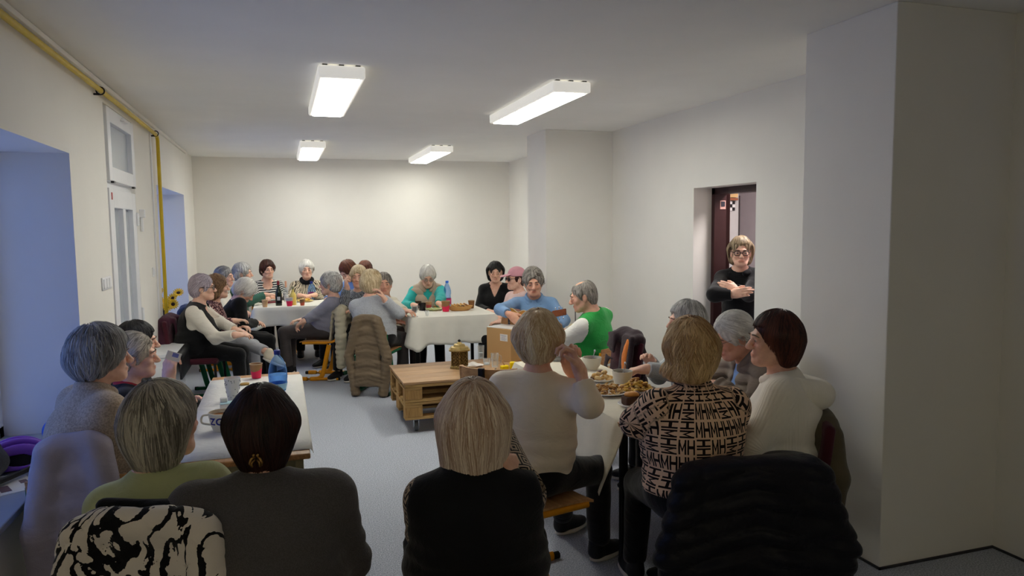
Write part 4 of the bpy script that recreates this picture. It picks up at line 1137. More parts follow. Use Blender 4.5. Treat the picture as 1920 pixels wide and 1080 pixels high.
def mug(loc, label, mt, r=.047, h=.075, foot=.024, spoon=None, handle=True, ang=0, group='bowl shaped cups', inside=None):
    t = thing('cup', label, 'cup', loc, ang, group)
    MB().lathe([(foot,0),(foot*1.02,.006),(r*.86,h*.35),(r*.98,h*.8),(r,h),(r*.94,h),(r*.90,h*.75),(r*.7,h*.3),(foot*.6,.012)],(0,0,0),32).build('bowl', mt, t, True, 60)
    MB().lathe([(r*.90,h*.78),(r*.915,h*.80)],(0,0,0),24).build('drink', inside or COFFEE, t)
    if handle: MB().tube(curve_pts([(r*.95,0,h*.85),(r*1.42,0,h*.80),(r*1.48,0,h*.45),(r*.86,0,h*.32)],5), .005, 8).build('handle', mt, t, True, 60)
    if spoon:
        s = thing('spoon','steel teaspoon standing in the %s'%spoon,'spoon',(loc[0],loc[1],loc[2]+h*.5),ang+.6)
        MB().tube([(-r*.3,0,-.02),(r*.55,.0,h*.9)],.0028,8).ball((r*.57,0,h*.93),(.006,.008,.010),8,6).build('stem', CHROME, s, True, 60)
    return t
ZL = .7545
# --- left front table
bottle_big((-0.045,4.293,0.754), 'large blue water bottle with dark blue cap on the left front table', 1.0, .45, PALEB, CAPB, labz=(.012,.05))
paper_cup((-0.177,4.720,0.755), 'paper coffee cup with red band at the far end of the left front table', 1.0)
m = mug((-0.289,3.533,0.754), 'white enamel style mug with blue figures on the left front table', CREAM, .062, .088, .042, None, True, PI*.95, inside=plain('tea',(150,96,50),.15))
tx = bpy.data.curves.new('mug_print','FONT'); tx.body = 'ZOSO:'; tx.size = .046; tx.extrude = 0; tx.align_x = 'CENTER'; tx.space_character = 1.12; tx.resolution_u = 3; tx.offset = .0014
to = bpy.data.objects.new('tmp', tx); me = bpy.data.meshes.new_from_object(to); bpy.data.objects.remove(to)
bm = bmesh.new(); bm.from_mesh(me); bmesh.ops.triangulate(bm, faces=bm.faces[:]); bmesh.ops.subdivide_edges(bm, edges=[e for e in bm.edges if e.calc_length()>.008], cuts=2)
for v in bm.verts:
    z = .038+v.co.y; rr = .062*(.86+.12*min(max((z/.088-.35)/.45,0),1))+.0012; a = -PI/2-PI*.95+.25+v.co.x/rr; v.co = (rr*math.cos(a), rr*math.sin(a), z)
bm.to_mesh(me); bm.free(); link('blue_print', me, plain('cobalt_print',(44,50,140),.4), m)
bx = thing('tissue_box','small pale blue and white box on a white tray on the left front table','box',(-0.281,3.928,0.754),.1)
MB().box((0,0,.02),(.10,.07,.035),None,.003).build('carton', WHITE, bx); MB().box((0,-.0,.0385),(.094,.064,.003)).build('top_print', plain('mint_blue_print',(178,212,216),.5), bx); MB().box((-.03,.02,.05),(.035,.03,.025),None,.006).build('white_cap', WHITE, bx); MB().box((-.01,-.005,.0015),(.13,.095,.003)).build('tray', GREYW, bx)
g = thing('patterned_glass','tall tapered glass with dotted pattern on the left front table','glass',(-0.281,4.149,0.754))
MB().lathe([(.027,0),(.043,.125),(.0415,.125),(.026,.006)],(0,0,0),28).build('wall', glassy('patterned_glass_wall',(228,230,230),.3,.1,.45), g, True, 50)
b = MB(); rr = random.Random(5)
for i in range(70):
    a = rr.uniform(0,2*PI); z = rr.uniform(.015,.118); r_ = .0275+.016*z/.125; b.ball((r_*math.cos(a),r_*math.sin(a),z),(.0022,.0022,.003),5,4)
tag(b.build('dot_pattern', plain('dark_dot',(70,76,84),.4), g), kind='stuff')
c = thing('crumpled_foil','small brown crumpled wrapper on the left front table','wrapper',(-0.250,4.536,0.754))
S = Sdf(); S.el((0,0,.005),(.028,.012,.006)); S.el((.02,.008,.006),(.018,.008,.006)); V,Q = S.mesh(.003,lambda P: waves(4,6,(150,300))(P)*.002,.003); npmesh('wrapper',V,Q,plain('gold_wrapper',(176,140,76),.35,.4),c)
c = thing('yellow_flower','pale yellow paper flower on the left front table','decoration',(-0.136,4.069,0.754))
for i in range(7):
    a = 2*PI*i/7; MB().ball((.022*math.cos(a),.022*math.sin(a),.022),(.020,.011,.006),8,6,Matrix.Rotation(a,3,'Z')@Matrix.Rotation(-.7,3,'Y')).build('petal', plain('pale_yellow_petal',(226,216,120),.6), c, True, 180)
MB().lathe([(.012,0),(.018,.016)],(0,0,0),12).build('base', plain('pale_yellow_petal',(226,216,120)), c, True, 50)
# --- pallet table
ZP = .428
hexr = lambda r: r
ln = thing('brass_lantern','ornate brass hexagonal lantern box on the pallet table','lantern',(1.491,6.216,0.428),.3)
BRASS = M('aged_brass',.42,.75,.5); ft = BRASS.noise(70,5,.7); BRASS.color(BRASS.ramp(ft,(.35,lin((70,52,26))),(.65,lin((186,158,96))))); BRASS.bump(ft,.7,.006); BRASS = BRASS.m; MATS['aged_brass'] = BRASS
MB().lathe([(.098,0),(.098,.012),(.088,.016),(.084,.026)],(0,0,0),6).build('base', BRASS, ln)
MB().lathe([(.078,.026),(.078,.155)],(0,0,0),6).build('body', plain('dark_brass',(84,64,34),.5,.6), ln)
for i in range(6):
    a = PI/3*i; MB().tube([(.080*math.cos(a),.080*math.sin(a),.02),(.080*math.cos(a),.080*math.sin(a),.16)],.007,6).build('corner_post', BRASS, ln, True)
    am = a+PI/6; b = MB(); R_ = rotz(am)
    for k in range(4):
        zz = .045+.03*k
        for u in (-.018,.018): b.tube([R_@Vector((.0695,u+.011*math.cos(q),zz+.013*math.sin(q))) for q in [2*PI*i_/9 for i_ in range(9)]],.0028,5,True)
    b.tube([R_@Vector((.070,.0,.03)),R_@Vector((.070,0,.155))],.003,5)
    b.build('filigree_panel', BRASS, ln, True)
MB().lathe([(.100,.155),(.108,.160),(.108,.170),(.094,.174),(.086,.190),(.062,.194),(.054,.212),(.030,.218),(.014,.232)],(0,0,0),6).build('lid', plain('brass_lid',(176,152,98),.38,.7,var=.2,vscale=30), ln)
MB().lathe([(.006,.232),(.014,.240),(.013,.248),(.004,.256)],(0,0,0),12).build('knob', BLACKM, ln, True)
def tumbler(loc, label, r, h, fill, name='drinking_glass', hnd=False):
    t = thing(name, label, 'glass', loc, 0, 'glasses on the pallet table')
    MB().lathe([(r*.82,0),(r,h),(r*.95,h),(r*.78,.008)],(0,0,0),28).build('wall', CLEAR, t, True, 50)
    if fill: MB().lathe([(r*.77,.010),(r*.86,h*fill)],(0,0,0),24).build('water', WATER, t, True, 50)
    if hnd: MB().tube(curve_pts([(r*.97,0,h*.85),(r*1.6,0,h*.75),(r*1.55,0,h*.35),(r*.86,0,h*.2)],5),.0055,8).build('handle', CLEAR, t, True, 60)
    return t
tumbler((1.790,6.579,0.428),'tall clear glass half full of water beside the cardboard box',.033,.125,.45)
tumbler((1.795,6.125,0.428),'clear glass beer mug with handle in front of the cardboard box',.036,.125,0,'glass_mug',True)
tumbler((1.755,6.248,0.428),'small round glass jar between the napkin and the beer mug',.036,.06,.3,'glass_jar')
nk = thing('napkin','crumpled white paper napkin beside the brass lantern','napkin',(1.610,6.196,0.428))
S = Sdf(); S.el((-.04,0,.018),(.06,.045,.018)); S.el((.03,-.01,.014),(.07,.035,.014)); S.el((.0,.02,.025),(.04,.03,.02)); wv_=waves(12,9,(50,140)); V,Q = S.mesh(.006,lambda P: wv_(P)*.012,.012); V[:,2]=np.maximum(V[:,2],0); npmesh('paper',V,Q,cloth('napkin_paper',(232,228,222),.03),nk)
YEB = plain('yellow_plastic',(240,206,10),.4,var=.05)
for i,(loc,rz,lb) in enumerate((((1.833,5.955,0.428),.2,'yellow candle pot with a wooden stick, left one beside the cardboard box'),((1.910,5.951,0.428),1.2,'yellow candle pot tipped on its side, right one beside the beige sweater'))):
    t = thing('yellow_pot',lb,'pot',loc,rz)
    S = Sdf(); S.bx((0,0,.022),(.036,.026,.022),.012) if i==0 else S.bx((0,0,.036),(.022,.030,.036),.012); V,Q = S.mesh(.005); npmesh('pot',V,Q,YEB,t)
    if i==0: MB().tube([(0,0,.04),(-.02,.01,.085)],.004,8).build('stick', PLY, t, True)
t = thing('brown_brush','small brown and white brush lying near the yellow pots','brush',(1.751,5.961,0.428),1.2)
S = Sdf(); S.rc((-.03,0,.012),(.03,0,.012),.011,.007); V,Q=S.mesh(.004); npmesh('grip',V,Q,plain('dark_brown_plastic',(60,36,28),.4),t); MB().box((-.042,0,.011),(.02,.018,.016),None,.003).build('bristle', WHITE, t)
# cardboard box with a label, a slot and a sheet of paper on top
CARD = plain('cardboard',(192,154,104),.85,var=.03,vscale=3)
BA = math.atan2(.27,-.15); bc = (2.005,6.43); u1 = (math.cos(BA),math.sin(BA)); bw, bd, bh = .315,.25,.305
t = thing('cardboard_box','brown cardboard box with a white label on the pallet table','box',(bc[0]+.02,bc[1]+.035,ZP),BA-PI/2)
MB().span((-bd/2,-bw/2,0),(bd/2,bw/2,bh),.003).build('carton', CARD, t)
MB().box((0,0,bh+.0008),(bd*.98,.006,.002)).build('flap_seam', plain('card_edge',(140,104,66),.8), t)
lb_ = MB().box((-bd/2-.0015,-.07,bh*.74),(.002,.095,.065)); lb_ = lb_.build('paper_label', WHITE, t)
b = MB()
for i in range(5): b.box((-bd/2-.003,-.07+(.0 if i%2 else .006),bh*.74+.022-.011*i),(.001,.07-.012*(i%3),.0035))
b.build('printed_lines', plain('grey_print',(150,156,170),.6), lb_)
MB().box((.06,-bw/2-.001,bh*.60),(.075,.003,.03),None,.001).build('hand_hole', BLACKM, t)
t = thing('paper_sheet','white paper sheets lying on the cardboard box','paper',(bc[0]+.015,bc[1]+.045,ZP+bh+.002),BA-PI/2+.12)
MB().box((0,0,.002),(.23,.30,.003)).build('sheet', WHITE, t); MB().box((.008,.006,.0045),(.225,.295,.001)).build('upper_sheet', WHITE, t)
# --- right front table
mug((1.901,4.237,0.750),'cream bowl shaped cup with spoon, farther one on the right front table',CREAM,.062,.082,.034,'farther cream cup on the right front table',False)
mug((1.872,3.742,0.750),'cream straight cup with spoon, nearer one on the right front table',CREAM,.060,.088,.044,'nearer cream cup on the right front table',False)
def plate(loc, label, r, mt=WHITE, group='plates with snacks'):
    t = thing('plate', label, 'plate', loc, 0, group)
    MB().lathe([(r*.55,0),(r*.62,.004),(r*.97,.018),(r,.020),(r*.97,.0225),(r*.6,.008),(r*.0+.001,.008)],(0,0,0),36,cap=False).build('dish', mt, t, True, 60)
    return t
def pile(t, name, n, rad, h, size, mats, seed, stretch=1.6, z0=.012):
    rr = random.Random(seed); b = MB()
    for i in range(n):
        a = rr.uniform(0,2*PI); q = math.sqrt(rr.random()); x,y = q*rad*math.cos(a),q*rad*math.sin(a); z = z0+h*(1-q*q)*rr.random()
        R_ = Matrix.Rotation(rr.uniform(0,6.28),3,'Z')@Matrix.Rotation(rr.uniform(-.5,.5),3,'Y'); s = size*rr.uniform(.7,1.25)
        b.mat(rr.randrange(len(mats))).ball((x,y,z+s*.4),(s*stretch,s*.75,s*.6),7,5,R_)
    return tag(b.build(name, mats, t, True, 180), kind='stuff')
SN = [plain('snack_%d'%i,c,.7) for i,c in enumerate(((214,170,100),(196,146,80),(226,196,140),(150,104,58)))]
CHIPS = [plain('crisp_%d'%i,c,.6) for i,c in enumerate(((226,186,90),(206,160,60),(236,206,130),(170,120,60)))]; DARKC = [plain('choc_%d'%i,c,.5) for i,c in enumerate(((62,40,34),(96,66,56),(130,100,90)))]
t = plate((1.701,3.590,0.750),'white plate of puffed snack sticks on the right front table',.135); pile(t,'snack_pile',190,.105,.045,.0085,SN,2); 
t = plate((1.808,3.891,0.750),'white plate of pale biscuits behind the snack sticks',.09); pile(t,'biscuit_pile',26,.06,.04,.018,[SN[2],SN[0],DARKC[1]],5,1.2)
t = plate((1.868,3.568,0.750),'plate of yellow crisps beside the nearer cream cup',.115,plain('brown_plate',(120,96,80),.4)); pile(t,'crisp_pile',90,.09,.06,.014,CHIPS,3,1.5)
t = plate((1.802,3.393,0.750),'dark plate of chocolate biscuits beside the yellow crisps',.085,plain('brown_plate',(120,96,80))); pile(t,'biscuit_pile',40,.065,.03,.014,DARKC,7,1.3)
t = plate((1.694,3.275,0.750),'small white plate with chocolate cake nearest the letter print shirt',.075)
S = Sdf(); S.bx((0,0,.034),(.048,.036,.024),.008); V,Q=S.mesh(.005,lambda P: waves(3,6,(80,160))(P)*.002,.003); npmesh('cake_slice',V,Q,plain('chocolate_sponge',(76,48,34),.8,bump=.4,bscale=90),t)
S = Sdf(); S.el((0,.005,.064),(.040,.032,.016)); V,Q=S.mesh(.005,lambda P: waves(6,6,(80,160))(P)*.005,.006); npmesh('cake_topping',V,Q,plain('apricot_topping',(206,140,62),.35),t)
t = thing('saucer_stack','stack of white saucers behind the beige sweater','saucers',(1.811,4.615,0.750))
for i in range(5): MB().lathe([(.04,0),(.062,.009),(.060,.011),(.038,.003)],(0,0,i*.0085),28).build('saucer', WHITE, t, True, 50)
t = thing('dark_saucer','dark rimmed saucer under the farther cream cup','saucer',(1.864,4.309,0.750)); MB().lathe([(.05,0),(.078,.011),(.076,.013),(.048,.004)],(0,0,0),30).build('dish', BLACKC, t, True, 50)
# --- back left table (cloth top at .749)
wb = lathe_thing('wine_bottle','dark green wine bottle with red foil neck on the back left table','bottle',(-0.052,9.260,0.750),[('glass',[(.037,0),(.0385,.004),(.0385,.155),(.036,.175),(.018,.215),(.0145,.235),(.0145,.262)],GREENG),('foil',[(.0150,.255),(.0155,.26),(.0155,.305),(.013,.307)],GOLDF)])
MB().lathe([(.0392,.03),(.0392,.125)],(0,0,0),28,cap=False).build('paper_label', BLACKC, wb, True); MB().box((.0,-.0398,.09),(.035,.001,.045)).build('pale_label_panel', GREYW, wb)
lathe_thing('liqueur_bottle','yellow egg liqueur bottle on the back left table','bottle',(0.118,9.251,0.750),[('glass',[(.036,0),(.038,.004),(.038,.12),(.030,.145),(.015,.165),(.0145,.20)],YEL_L),('bottle_cap',[(.016,.195),(.016,.232)],plain('olive_cap',(150,146,110),.5))])
lathe_thing('slim_bottle','slim clear bottle with orange neck behind the wine bottle','bottle',(0.039,9.703,0.750),[('glass',[(.026,0),(.027,.12),(.012,.17),(.011,.23)],CLEAR),('bottle_cap',[(.0125,.19),(.0125,.27)],plain('pale_orange',(214,160,130),.5)),('paper_label',[(.0275,.03),(.0275,.09)],GREYW)])
bottle_big((0.365,9.856,0.750),'blue water bottle with pink label on the back left table',1.02,0,PINKL,labz=(.045,.10))
paper_cup((0.072,9.140,0.750),'white and pink paper cup in front of the yellow liqueur bottle',1.12,RED,GREYW,False); paper_cup((-0.212,9.136,0.750),'beige paper cup at the left end of the back left table',.95,plain('beige_cup',(206,166,120),.6),plain('beige_cup',(206,166,120)),False); paper_cup((0.223,9.139,0.750),'brown and red paper cup right of the pink cup',.85,plain('cup_rust',(186,86,60),.5),KRAFT,True)
t = plate((0.268,9.601,0.750),'plate of yellow pastries on the back left table',.11,plain('yellow_plate',(226,206,140),.4)); pile(t,'pastry_pile',16,.075,.03,.02,CHIPS,11,1.3)
t = plate((0.456,9.893,0.750),'white plate with snacks left of the lavender cardigan',.10); pile(t,'snack_pile',18,.07,.03,.016,SN,12,1.3)
t = plate((0.218,10.240,0.750),'white plate with sausages before the woman in zebra print',.10); pile(t,'snack_pile',12,.07,.02,.018,[plain('ham',(206,130,110),.5),SN[2]],14,1.6)
t = thing('book','dark red closed menu book beside the beige cup','book',(-0.144,9.641,0.750),.5); MB().box((0,0,.009),(.15,.11,.018),None,.003).build('cover', plain('dark_red_cover',(110,40,50),.5), t); MB().box((.003,0,.009),(.146,.104,.0145)).build('page_block', WHITE, t)
t = thing('napkin','folded cream napkin on the back left table behind the book','napkin',(-0.074,10.053,0.750),.2); MB().box((0,0,.004),(.16,.12,.006),None,.002).box((.01,.01,.009),(.13,.09,.005),None,.002).build('paper', cloth('napkin_paper',(232,228,222)), t)
# --- back centre table
gb = lathe_thing('goblet','stemmed glass of dark coffee at the left corner of the back centre table','glass',(1.315,7.461,0.752),[('bowl',[(.008,.036),(.022,.046),(.034,.075),(.035,.118),(.033,.118),(.031,.075),(.018,.05)],CLEAR),('coffee',[(.018,.050),(.0305,.076),(.0315,.106)],COFFEE),('stem',[(.034,0),(.034,.004),(.006,.012),(.006,.036)],CLEAR)])
mug((1.500,8.015,0.752),'black round cup on the back centre table',BLACKC,.042,.085,.036,None,True,2.2,'cups on the back centre table'); mug((1.505,8.307,0.752),'dark brown glass cup behind the stemmed coffee glass',plain('dark_brown_cup',(70,54,40),.2),.040,.075,.030,None,True,2.6,'cups on the back centre table')
paper_cup((1.589,8.091,0.752),'red and tan cup right of the black cup',.95,plain('cup_coral',(196,84,80),.5),plain('cup_tan',(186,146,106),.6),False); paper_cup((1.725,7.805,0.752),'tall paper cup with red base in front of the blue bottle',1.28,RED,KRAFT,True); paper_cup((2.071,8.000,0.752),'brown paper cup at the right end of the back centre table',1.0,plain('cup_brown',(128,88,52),.6),plain('cup_brown',(128,88,52)),True)
t = plate((1.618,7.963,0.752),'plate with pale green cucumber slices on the back centre table',.095,plain('pale_green_plate',(196,206,160),.4))
for i in range(6): MB().lathe([(.022,0),(.022,.005)],((i-2.5)*.022,.008*math.sin(i*2),.014+.004*(i%2)),16,Matrix.Rotation(.35,3,'Y')).build('cucumber_slice', plain('cucumber',(190,206,130),.4), t, True, 40)
t = thing('bread_basket','oval wicker basket with bread slices on the back centre table','basket',(1.899,7.842,0.752),.05)
WICK = plain('wicker',(206,160,98),.7,bump=.6,bscale=160)
MB().lathe([(.085,0),(.105,.012),(.128,.05),(.124,.052),(.10,.016),(.08,.006)],(0,0,0),36,sx=1.15,sy=.62).build('weave', WICK, t, True, 60)
for i in range(5): MB().box((-.08+.04*i,0,.058),(.05,.085,.016),Matrix.Rotation(.5,3,'Y')@Matrix.Rotation(.2*i,3,'Z'),.006).build('bread_slice', SN[i%3], t)
pile(t,'snack_pile',30,.09,.02,.012,[CHIPS[1],DARKC[1],SN[0]],21,1.4,.045)
bottle_big((1.876,8.394,0.752),'crushed blue water bottle with pink label on the back centre table',1.05,0,PINKL,plain('light_blue_cap',(50,110,220),.4),labz=(.02,.085),crush=.07)
lathe_thing('shot_glass','small empty shot glass beside the stemmed coffee glass','glass',(1.454,7.501,0.752),[('wall',[(.017,0),(.023,.055),(.0215,.055),(.016,.010)],CLEAR)])
t = thing('napkin','white paper napkin at the right end of the back centre table','napkin',(2.084,8.303,0.752),.2); MB().box((0,0,.004),(.17,.15,.006),None,.002).box((.01,.01,.009),(.14,.12,.005),None,.002).build('paper', cloth('napkin_paper',(232,228,222)), t)
t = thing('dark_plate','dark tray between the red cup and the tall cup','tray',(1.714,8.155,0.752)); MB().box((0,0,.008),(.13,.10,.012),None,.004).build('dish', BLACKC, t); MB().box((0,.0,.022),(.10,.07,.016),None,.006).build('sandwich', SN[1], t)

# ---------------------------------------------------------------- left side: sill things, cabinet, flowers
t = thing('white_cabinet','low white cabinet with a black cover on its side, below the yellow pipe','cabinet',(-.98,7.02,0))
MB().box((-.03,0,.30),(.20,.66,.60),None,.006).build('body', PVC, t); MB().box((-.02,0,.615),(.225,.68,.03),None,.005).build('top_panel', PVC, t)
b = MB(); b.tube([(.105,-.34,.60),(.105,.34,.60)],.035,12); b.box((.118,0,.50),(.02,.66,.20),None,.005); b.build('black_cover', plain('black_vinyl',(30,30,32),.4), t, True, 60)
for zz in (.2,.42): MB().box((-.03,-.332,zz),(.16,.006,.19),None,.002).build('front_panel', PVC, t)
vs = lathe_thing('flower_vase','dark tapered vase with sunflowers on the far window sill','vase',(-1.27,8.75,SILL),[('body',[(.05,0),(.055,.02),(.038,.20),(.030,.26),(.036,.27),(.024,.262)],plain('dark_vase',(44,36,36),.35))])
SUNY = plain('sunflower_petal',(232,184,30),.6); SUNC = plain('sunflower_center',(58,36,20),.9); STEM = plain('green_stem',(70,96,44),.7)
rr = random.Random(9)
for i,(dx,dy,dz) in enumerate(((.10,-.02,.40),(.02,.03,.36),(-.06,-.02,.41),(.15,.06,.45),(.04,-.08,.31),(-.02,-.05,.47),(.11,-.10,.34))):
    fl = thing('sunflower','sunflower in the dark vase on the far sill, '+('right one facing the room','front middle one','leftmost upright one','rightmost drooping over the edge','lowest front one','topmost one','second lowest one at the right')[i],'flower',(-1.27+dx,8.75+dy,SILL+dz),0,'sunflowers in the dark vase')
    MB().tube(curve_pts([(-dx,-dy,.26-dz),(-dx*.6,-dy*.6,.33-dz),(0,0,-.005)],4),.004,6).build('stem', STEM, fl, True)
    R_ = Matrix.Rotation(rr.uniform(-.4,.4),3,'Z')@Matrix.Rotation(1.1+rr.uniform(-.3,.3),3,'X')@Matrix.Rotation(rr.uniform(-.5,.7),3,'Y')
    b = MB()
    for k in range(14):
        a = 2*PI*k/14; Rk = R_@Matrix.Rotation(a,3,'Z')@Matrix.Rotation(-.25,3,'Y'); b.ball(Rk@Vector((.040,0,0)),(.024,.009,.003),6,4,Rk)
    b.build('petals', SUNY, fl, True, 180); MB().ball((0,0,0),(.024,.024,.010),12,6,R_).build('center', SUNC, fl, True, 180)
# near sill clutter
t = thing('bicycle_helmet','purple openwork bicycle helmet on the near window sill','helmet',(-1.27,4.02,SILL),.4)
S = Sdf(); S.el((0,0,.02),(.15,.115,.13)); S.el((0,0,.01),(.125,.092,.11),None,.012,'s'); S.bx((0,0,-.10),(.3,.3,.11),.01,None,.01,'s')
for k in range(-2,3): S.el((.02,k*.045,.11),(.10,.012,.09),None,.012,'s')
for k in (-1,1): S.el((-.02,k*.11,.055),(.07,.05,.022),np.array(Matrix.Rotation(.2,3,'Y')),.012,'s'); S.el((.10,k*.06,.06),(.05,.03,.02),None,.012,'s')
V,Q = S.mesh(.005); npmesh('shell',V,Q,plain('purple_plastic',(128,78,196),.35),t)
S = Sdf(); S.el((0,0,.01),(.122,.09,.105)); S.bx((0,0,-.10),(.3,.3,.11),.01,None,.01,'s'); V,Q = S.mesh(.007); npmesh('padding',V,Q,plain('black_foam',(26,26,34),.9),t)
t = thing('blue_bag','bright blue plastic bag crumpled on the near window sill','bag',(-1.20,4.50,SILL),0)
S = Sdf(); S.el((0,0,.05),(.09,.10,.07)); S.el((.01,.0,.12),(.04,.05,.06)); wb_=waves(15,9,(30,80)); V,Q=S.mesh(.008,lambda P: wb_(P)*.022,.02); V[:,2]=np.maximum(V[:,2],0); npmesh('plastic',V,Q,plain('blue_bag_plastic',(30,96,200),.35),t)
t = thing('black_bag','black cloth bag slumped on the near window sill at the left edge','bag',(-1.40,3.75,SILL))
S = Sdf(); S.el((0,0,.09),(.16,.24,.11)); S.el((.0,.1,.15),(.12,.12,.08)); wb2_=waves(16,9,(14,40)); V,Q=S.mesh(.012,lambda P: wb2_(P)*.02,.02); V[:,2]=np.maximum(V[:,2],0); npmesh('fabric',V,Q,cloth('black_bag_cloth',(26,26,34)),t)
t = thing('leaflet','printed white leaflets lying on the near window sill','leaflet',(-1.20,3.72,SILL),.5)
MB().box((0,0,.002),(.15,.24,.003)).build('sheet', WHITE, t); MB().box((.045,.02,.0042),(.03,.05,.001)).box((-.04,-.04,.0042),(.04,.09,.001)).build('printed_picture', plain('dark_picture',(110,90,100),.6), t)
t = thing('black_rod','black rod with pale tip lying across the near window sill','rod',(-1.26,3.62,SILL+.03),0)
MB().tube([(-.16,-.33,0),(.09,.25,.0)],.013,8).build('shaft', BLACKM, t, True); MB().tube([(.09,.25,.0),(.105,.285,0)],.016,8).build('tip', GREYW, t, True)
# ---------------------------------------------------------------- guitars and microphone
def guitar(label, loc, R, wood_rgb, name='acoustic_guitar'):
    """local x along the neck, y across the body, z out of the soundboard"""
    t = thing(name, label, 'guitar', loc); t.rotation_euler = R.to_euler()
    top = wood('guitar_top_%d'%wood_rgb[0], tuple(int(c*.78) for c in wood_rgb), wood_rgb, .25, axis=0, bump=.03); side = wood('guitar_side_%d'%wood_rgb[0],(96,50,26),(140,78,40),.3,axis=0,bump=.03)
    out = []
    for i in range(48):
        a = 2*PI*i/48; x = -.01+.245*math.cos(a); q = (x+.255)/.49
        wdt = .195*math.sqrt(max(0,math.sin(PI*min(q/.62,1)*.5)**1.2)) if q < .42 else None
        s_ = math.sin(a); r_ = .19*(1-.36*math.exp(-((x-.055)/.085)**2))*(1-.24*max(0,x)/.245); out.append((x, r_*math.copysign(abs(s_)**.72,s_)))
    MB().prism(out,-.095,-.004).build('body_side', side, t, True, 40)
    MB().prism([(x*.995,y*.995) for x,y in out],-.004,.0).build('soundboard', top, t)
    MB().tube([(x,y,-.001) for x,y in out],.004,6,True).build('binding', plain('cream_binding',(230,206,160),.4), t, True)
    MB().lathe([(.052,0),(.052,.001)],(.075,0,0),28).build('sound_hole', BLACKC, t); MB().lathe([(.053,0),(.066,0),(.066,.0012),(.053,.0012)],(.075,0,0),28,cap=False).build('rosette', plain('rosette',(110,64,34),.4), t)
    MB().prism([(.03,-.03),(.09,-.06),(.05,-.115),(-.03,-.10),(-.02,-.05)],.0002,.0018).build('pickguard', BLACKC, t)
    MB().box((-.10,0,.006),(.03,.15,.010),None,.003).build('bridge', plain('ebony',(40,26,20),.4), t)
    MB().box((.42,0,.002),(.40,.052,.024),None,.006).build('neck', side, t); MB().box((.37,0,.0155),(.49,.050,.005),None,.001).build('fretboard', plain('ebony',(40,26,20),.4), t)
    hd = MB().box((.705,0,-.008),(.17,.066,.016),Matrix.Rotation(.2,3,'Y'),.004).build('headstock', side, t)
    for k in range(3):
        for s in (-1,1): MB().tube([(.655+.045*k,s*.030,-.004-.009*k),(.655+.045*k,s*.052,-.004-.009*k)],.004,6).ball((.655+.045*k,s*.056,-.004-.009*k),(.008,.010,.006),8,6).build('tuning_peg', CHROME, hd, True)
    b = MB()
    for k in range(6): y = -.020+.008*k; b.tube([(-.10,y*1.25,.0135),(.62,y*.9,.0195)],.0007,4)
    b.build('strings', CHROME, t)
    return t
def basis(x, z): x = Vector(x).normalized(); z = Vector(z); z = (z-x*z.dot(x)).normalized(); y = z.cross(x); return Matrix((x,y,z)).transposed()
guitar('honey coloured acoustic guitar held by the man in the blue shirt', (2.148,6.606,0.747), basis((.36,-.89,.24),(-.80,-.52,.22)), (216,150,76)).scale = (.9,.9,.9)
guitar('reddish brown acoustic guitar held by the man in the green shirt', (2.445,5.791,0.710), basis((-.74,-.67,.12),(-.66,.74,.2)), (190,110,58))
t = thing('microphone_stand','thin microphone stand with green foam microphone before the man in green','microphone',(*(2.528,6.000,0.636)[:2],0))
MB().lathe([(.012,0),(.012,.02)],(0,0,.0),12).build('foot_boss', BLACKM, t)
for k in range(3):
    a = 2*PI*k/3+.4; MB().tube([(0,0,.12),(.24*math.cos(a),.24*math.sin(a),.008)],.008,8).build('leg', BLACKM, t, True)
MB().tube([(0,0,.01),(0,0,1.02)],.006,8).build('pole', GLOSSG, t, True); MB().tube([(0,0,1.02),(-.02,-.02,1.055)],.009,8).build('clip', BLACKM, t, True)
MB().ball((-.03,-.025,1.062),(.036,.024,.024),14,10,rotz(.6)).build('foam_cover', plain('green_foam',(36,92,62),.95), t, True, 180)

# ============================================================ WHO SITS WHERE
def ppl(label, head, face, back=.07, hipz=.55, dx=0, **k):
    fa = math.radians(face); return person(label, head, (head[0]-math.sin(fa)*back+math.cos(fa)*dx, head[1]-math.cos(fa)*back-math.sin(fa)*dx, hipz), face, **k)
HG = dict(
 grey=hair_mat('grey_hair',(112,110,108),(226,224,220)), dgrey=hair_mat('dark_grey_hair',(70,68,68),(186,184,182)), white=hair_mat('white_hair',(196,192,184),(252,250,244)),
 lilac=hair_mat('lilac_grey_hair',(128,116,126),(222,208,220)), brown=hair_mat('dark_brown_hair',(24,12,9),(98,52,38)), red=hair_mat('reddish_brown_hair',(56,28,20),(136,78,54)),
 dbrown=hair_mat('darkest_brown_hair',(14,8,7),(62,34,27)), black=hair_mat('black_hair',(12,11,12),(54,50,50)), blond=hair_mat('blond_hair',(196,160,112),(255,242,210)), sand=hair_mat('sandy_hair',(168,126,74),(252,220,164)),
 lblond=hair_mat('light_blond_hair',(164,136,96),(246,230,194)), curlb=hair_mat('curly_brown_hair',(72,50,34),(170,132,96)), salt=hair_mat('salt_pepper_hair',(76,70,64),(190,182,172)), bob=hair_mat('grey_brown_hair',(96,90,82),(214,206,190)), dk=hair_mat('grey_beige_hair',(122,114,102),(224,212,194)), ash=hair_mat('ash_blond_hair',(92,76,58),(206,182,146)), pink=hair_mat('rose_blond_hair',(178,144,118),(255,240,220)))
BLK = cloth('black_cloth',(20,20,22),.15); BLKJ = cloth('black_jersey',(18,18,20),.15,bscale=260); NAVY = cloth('navy_cloth',(30,36,58)); CHAR = cloth('charcoal_trousers',(72,66,66)); LGREY = cloth('light_grey_trousers',(168,170,176))
CREAMK = cloth('cream_knit',(222,216,204),.06); KNIT = cloth('brown_fleck_knit',(168,150,130),.1,fleck=.35,bscale=150); SAGE = cloth('sage_green_sweater',(178,184,140),.08,bscale=300,bump=.2)
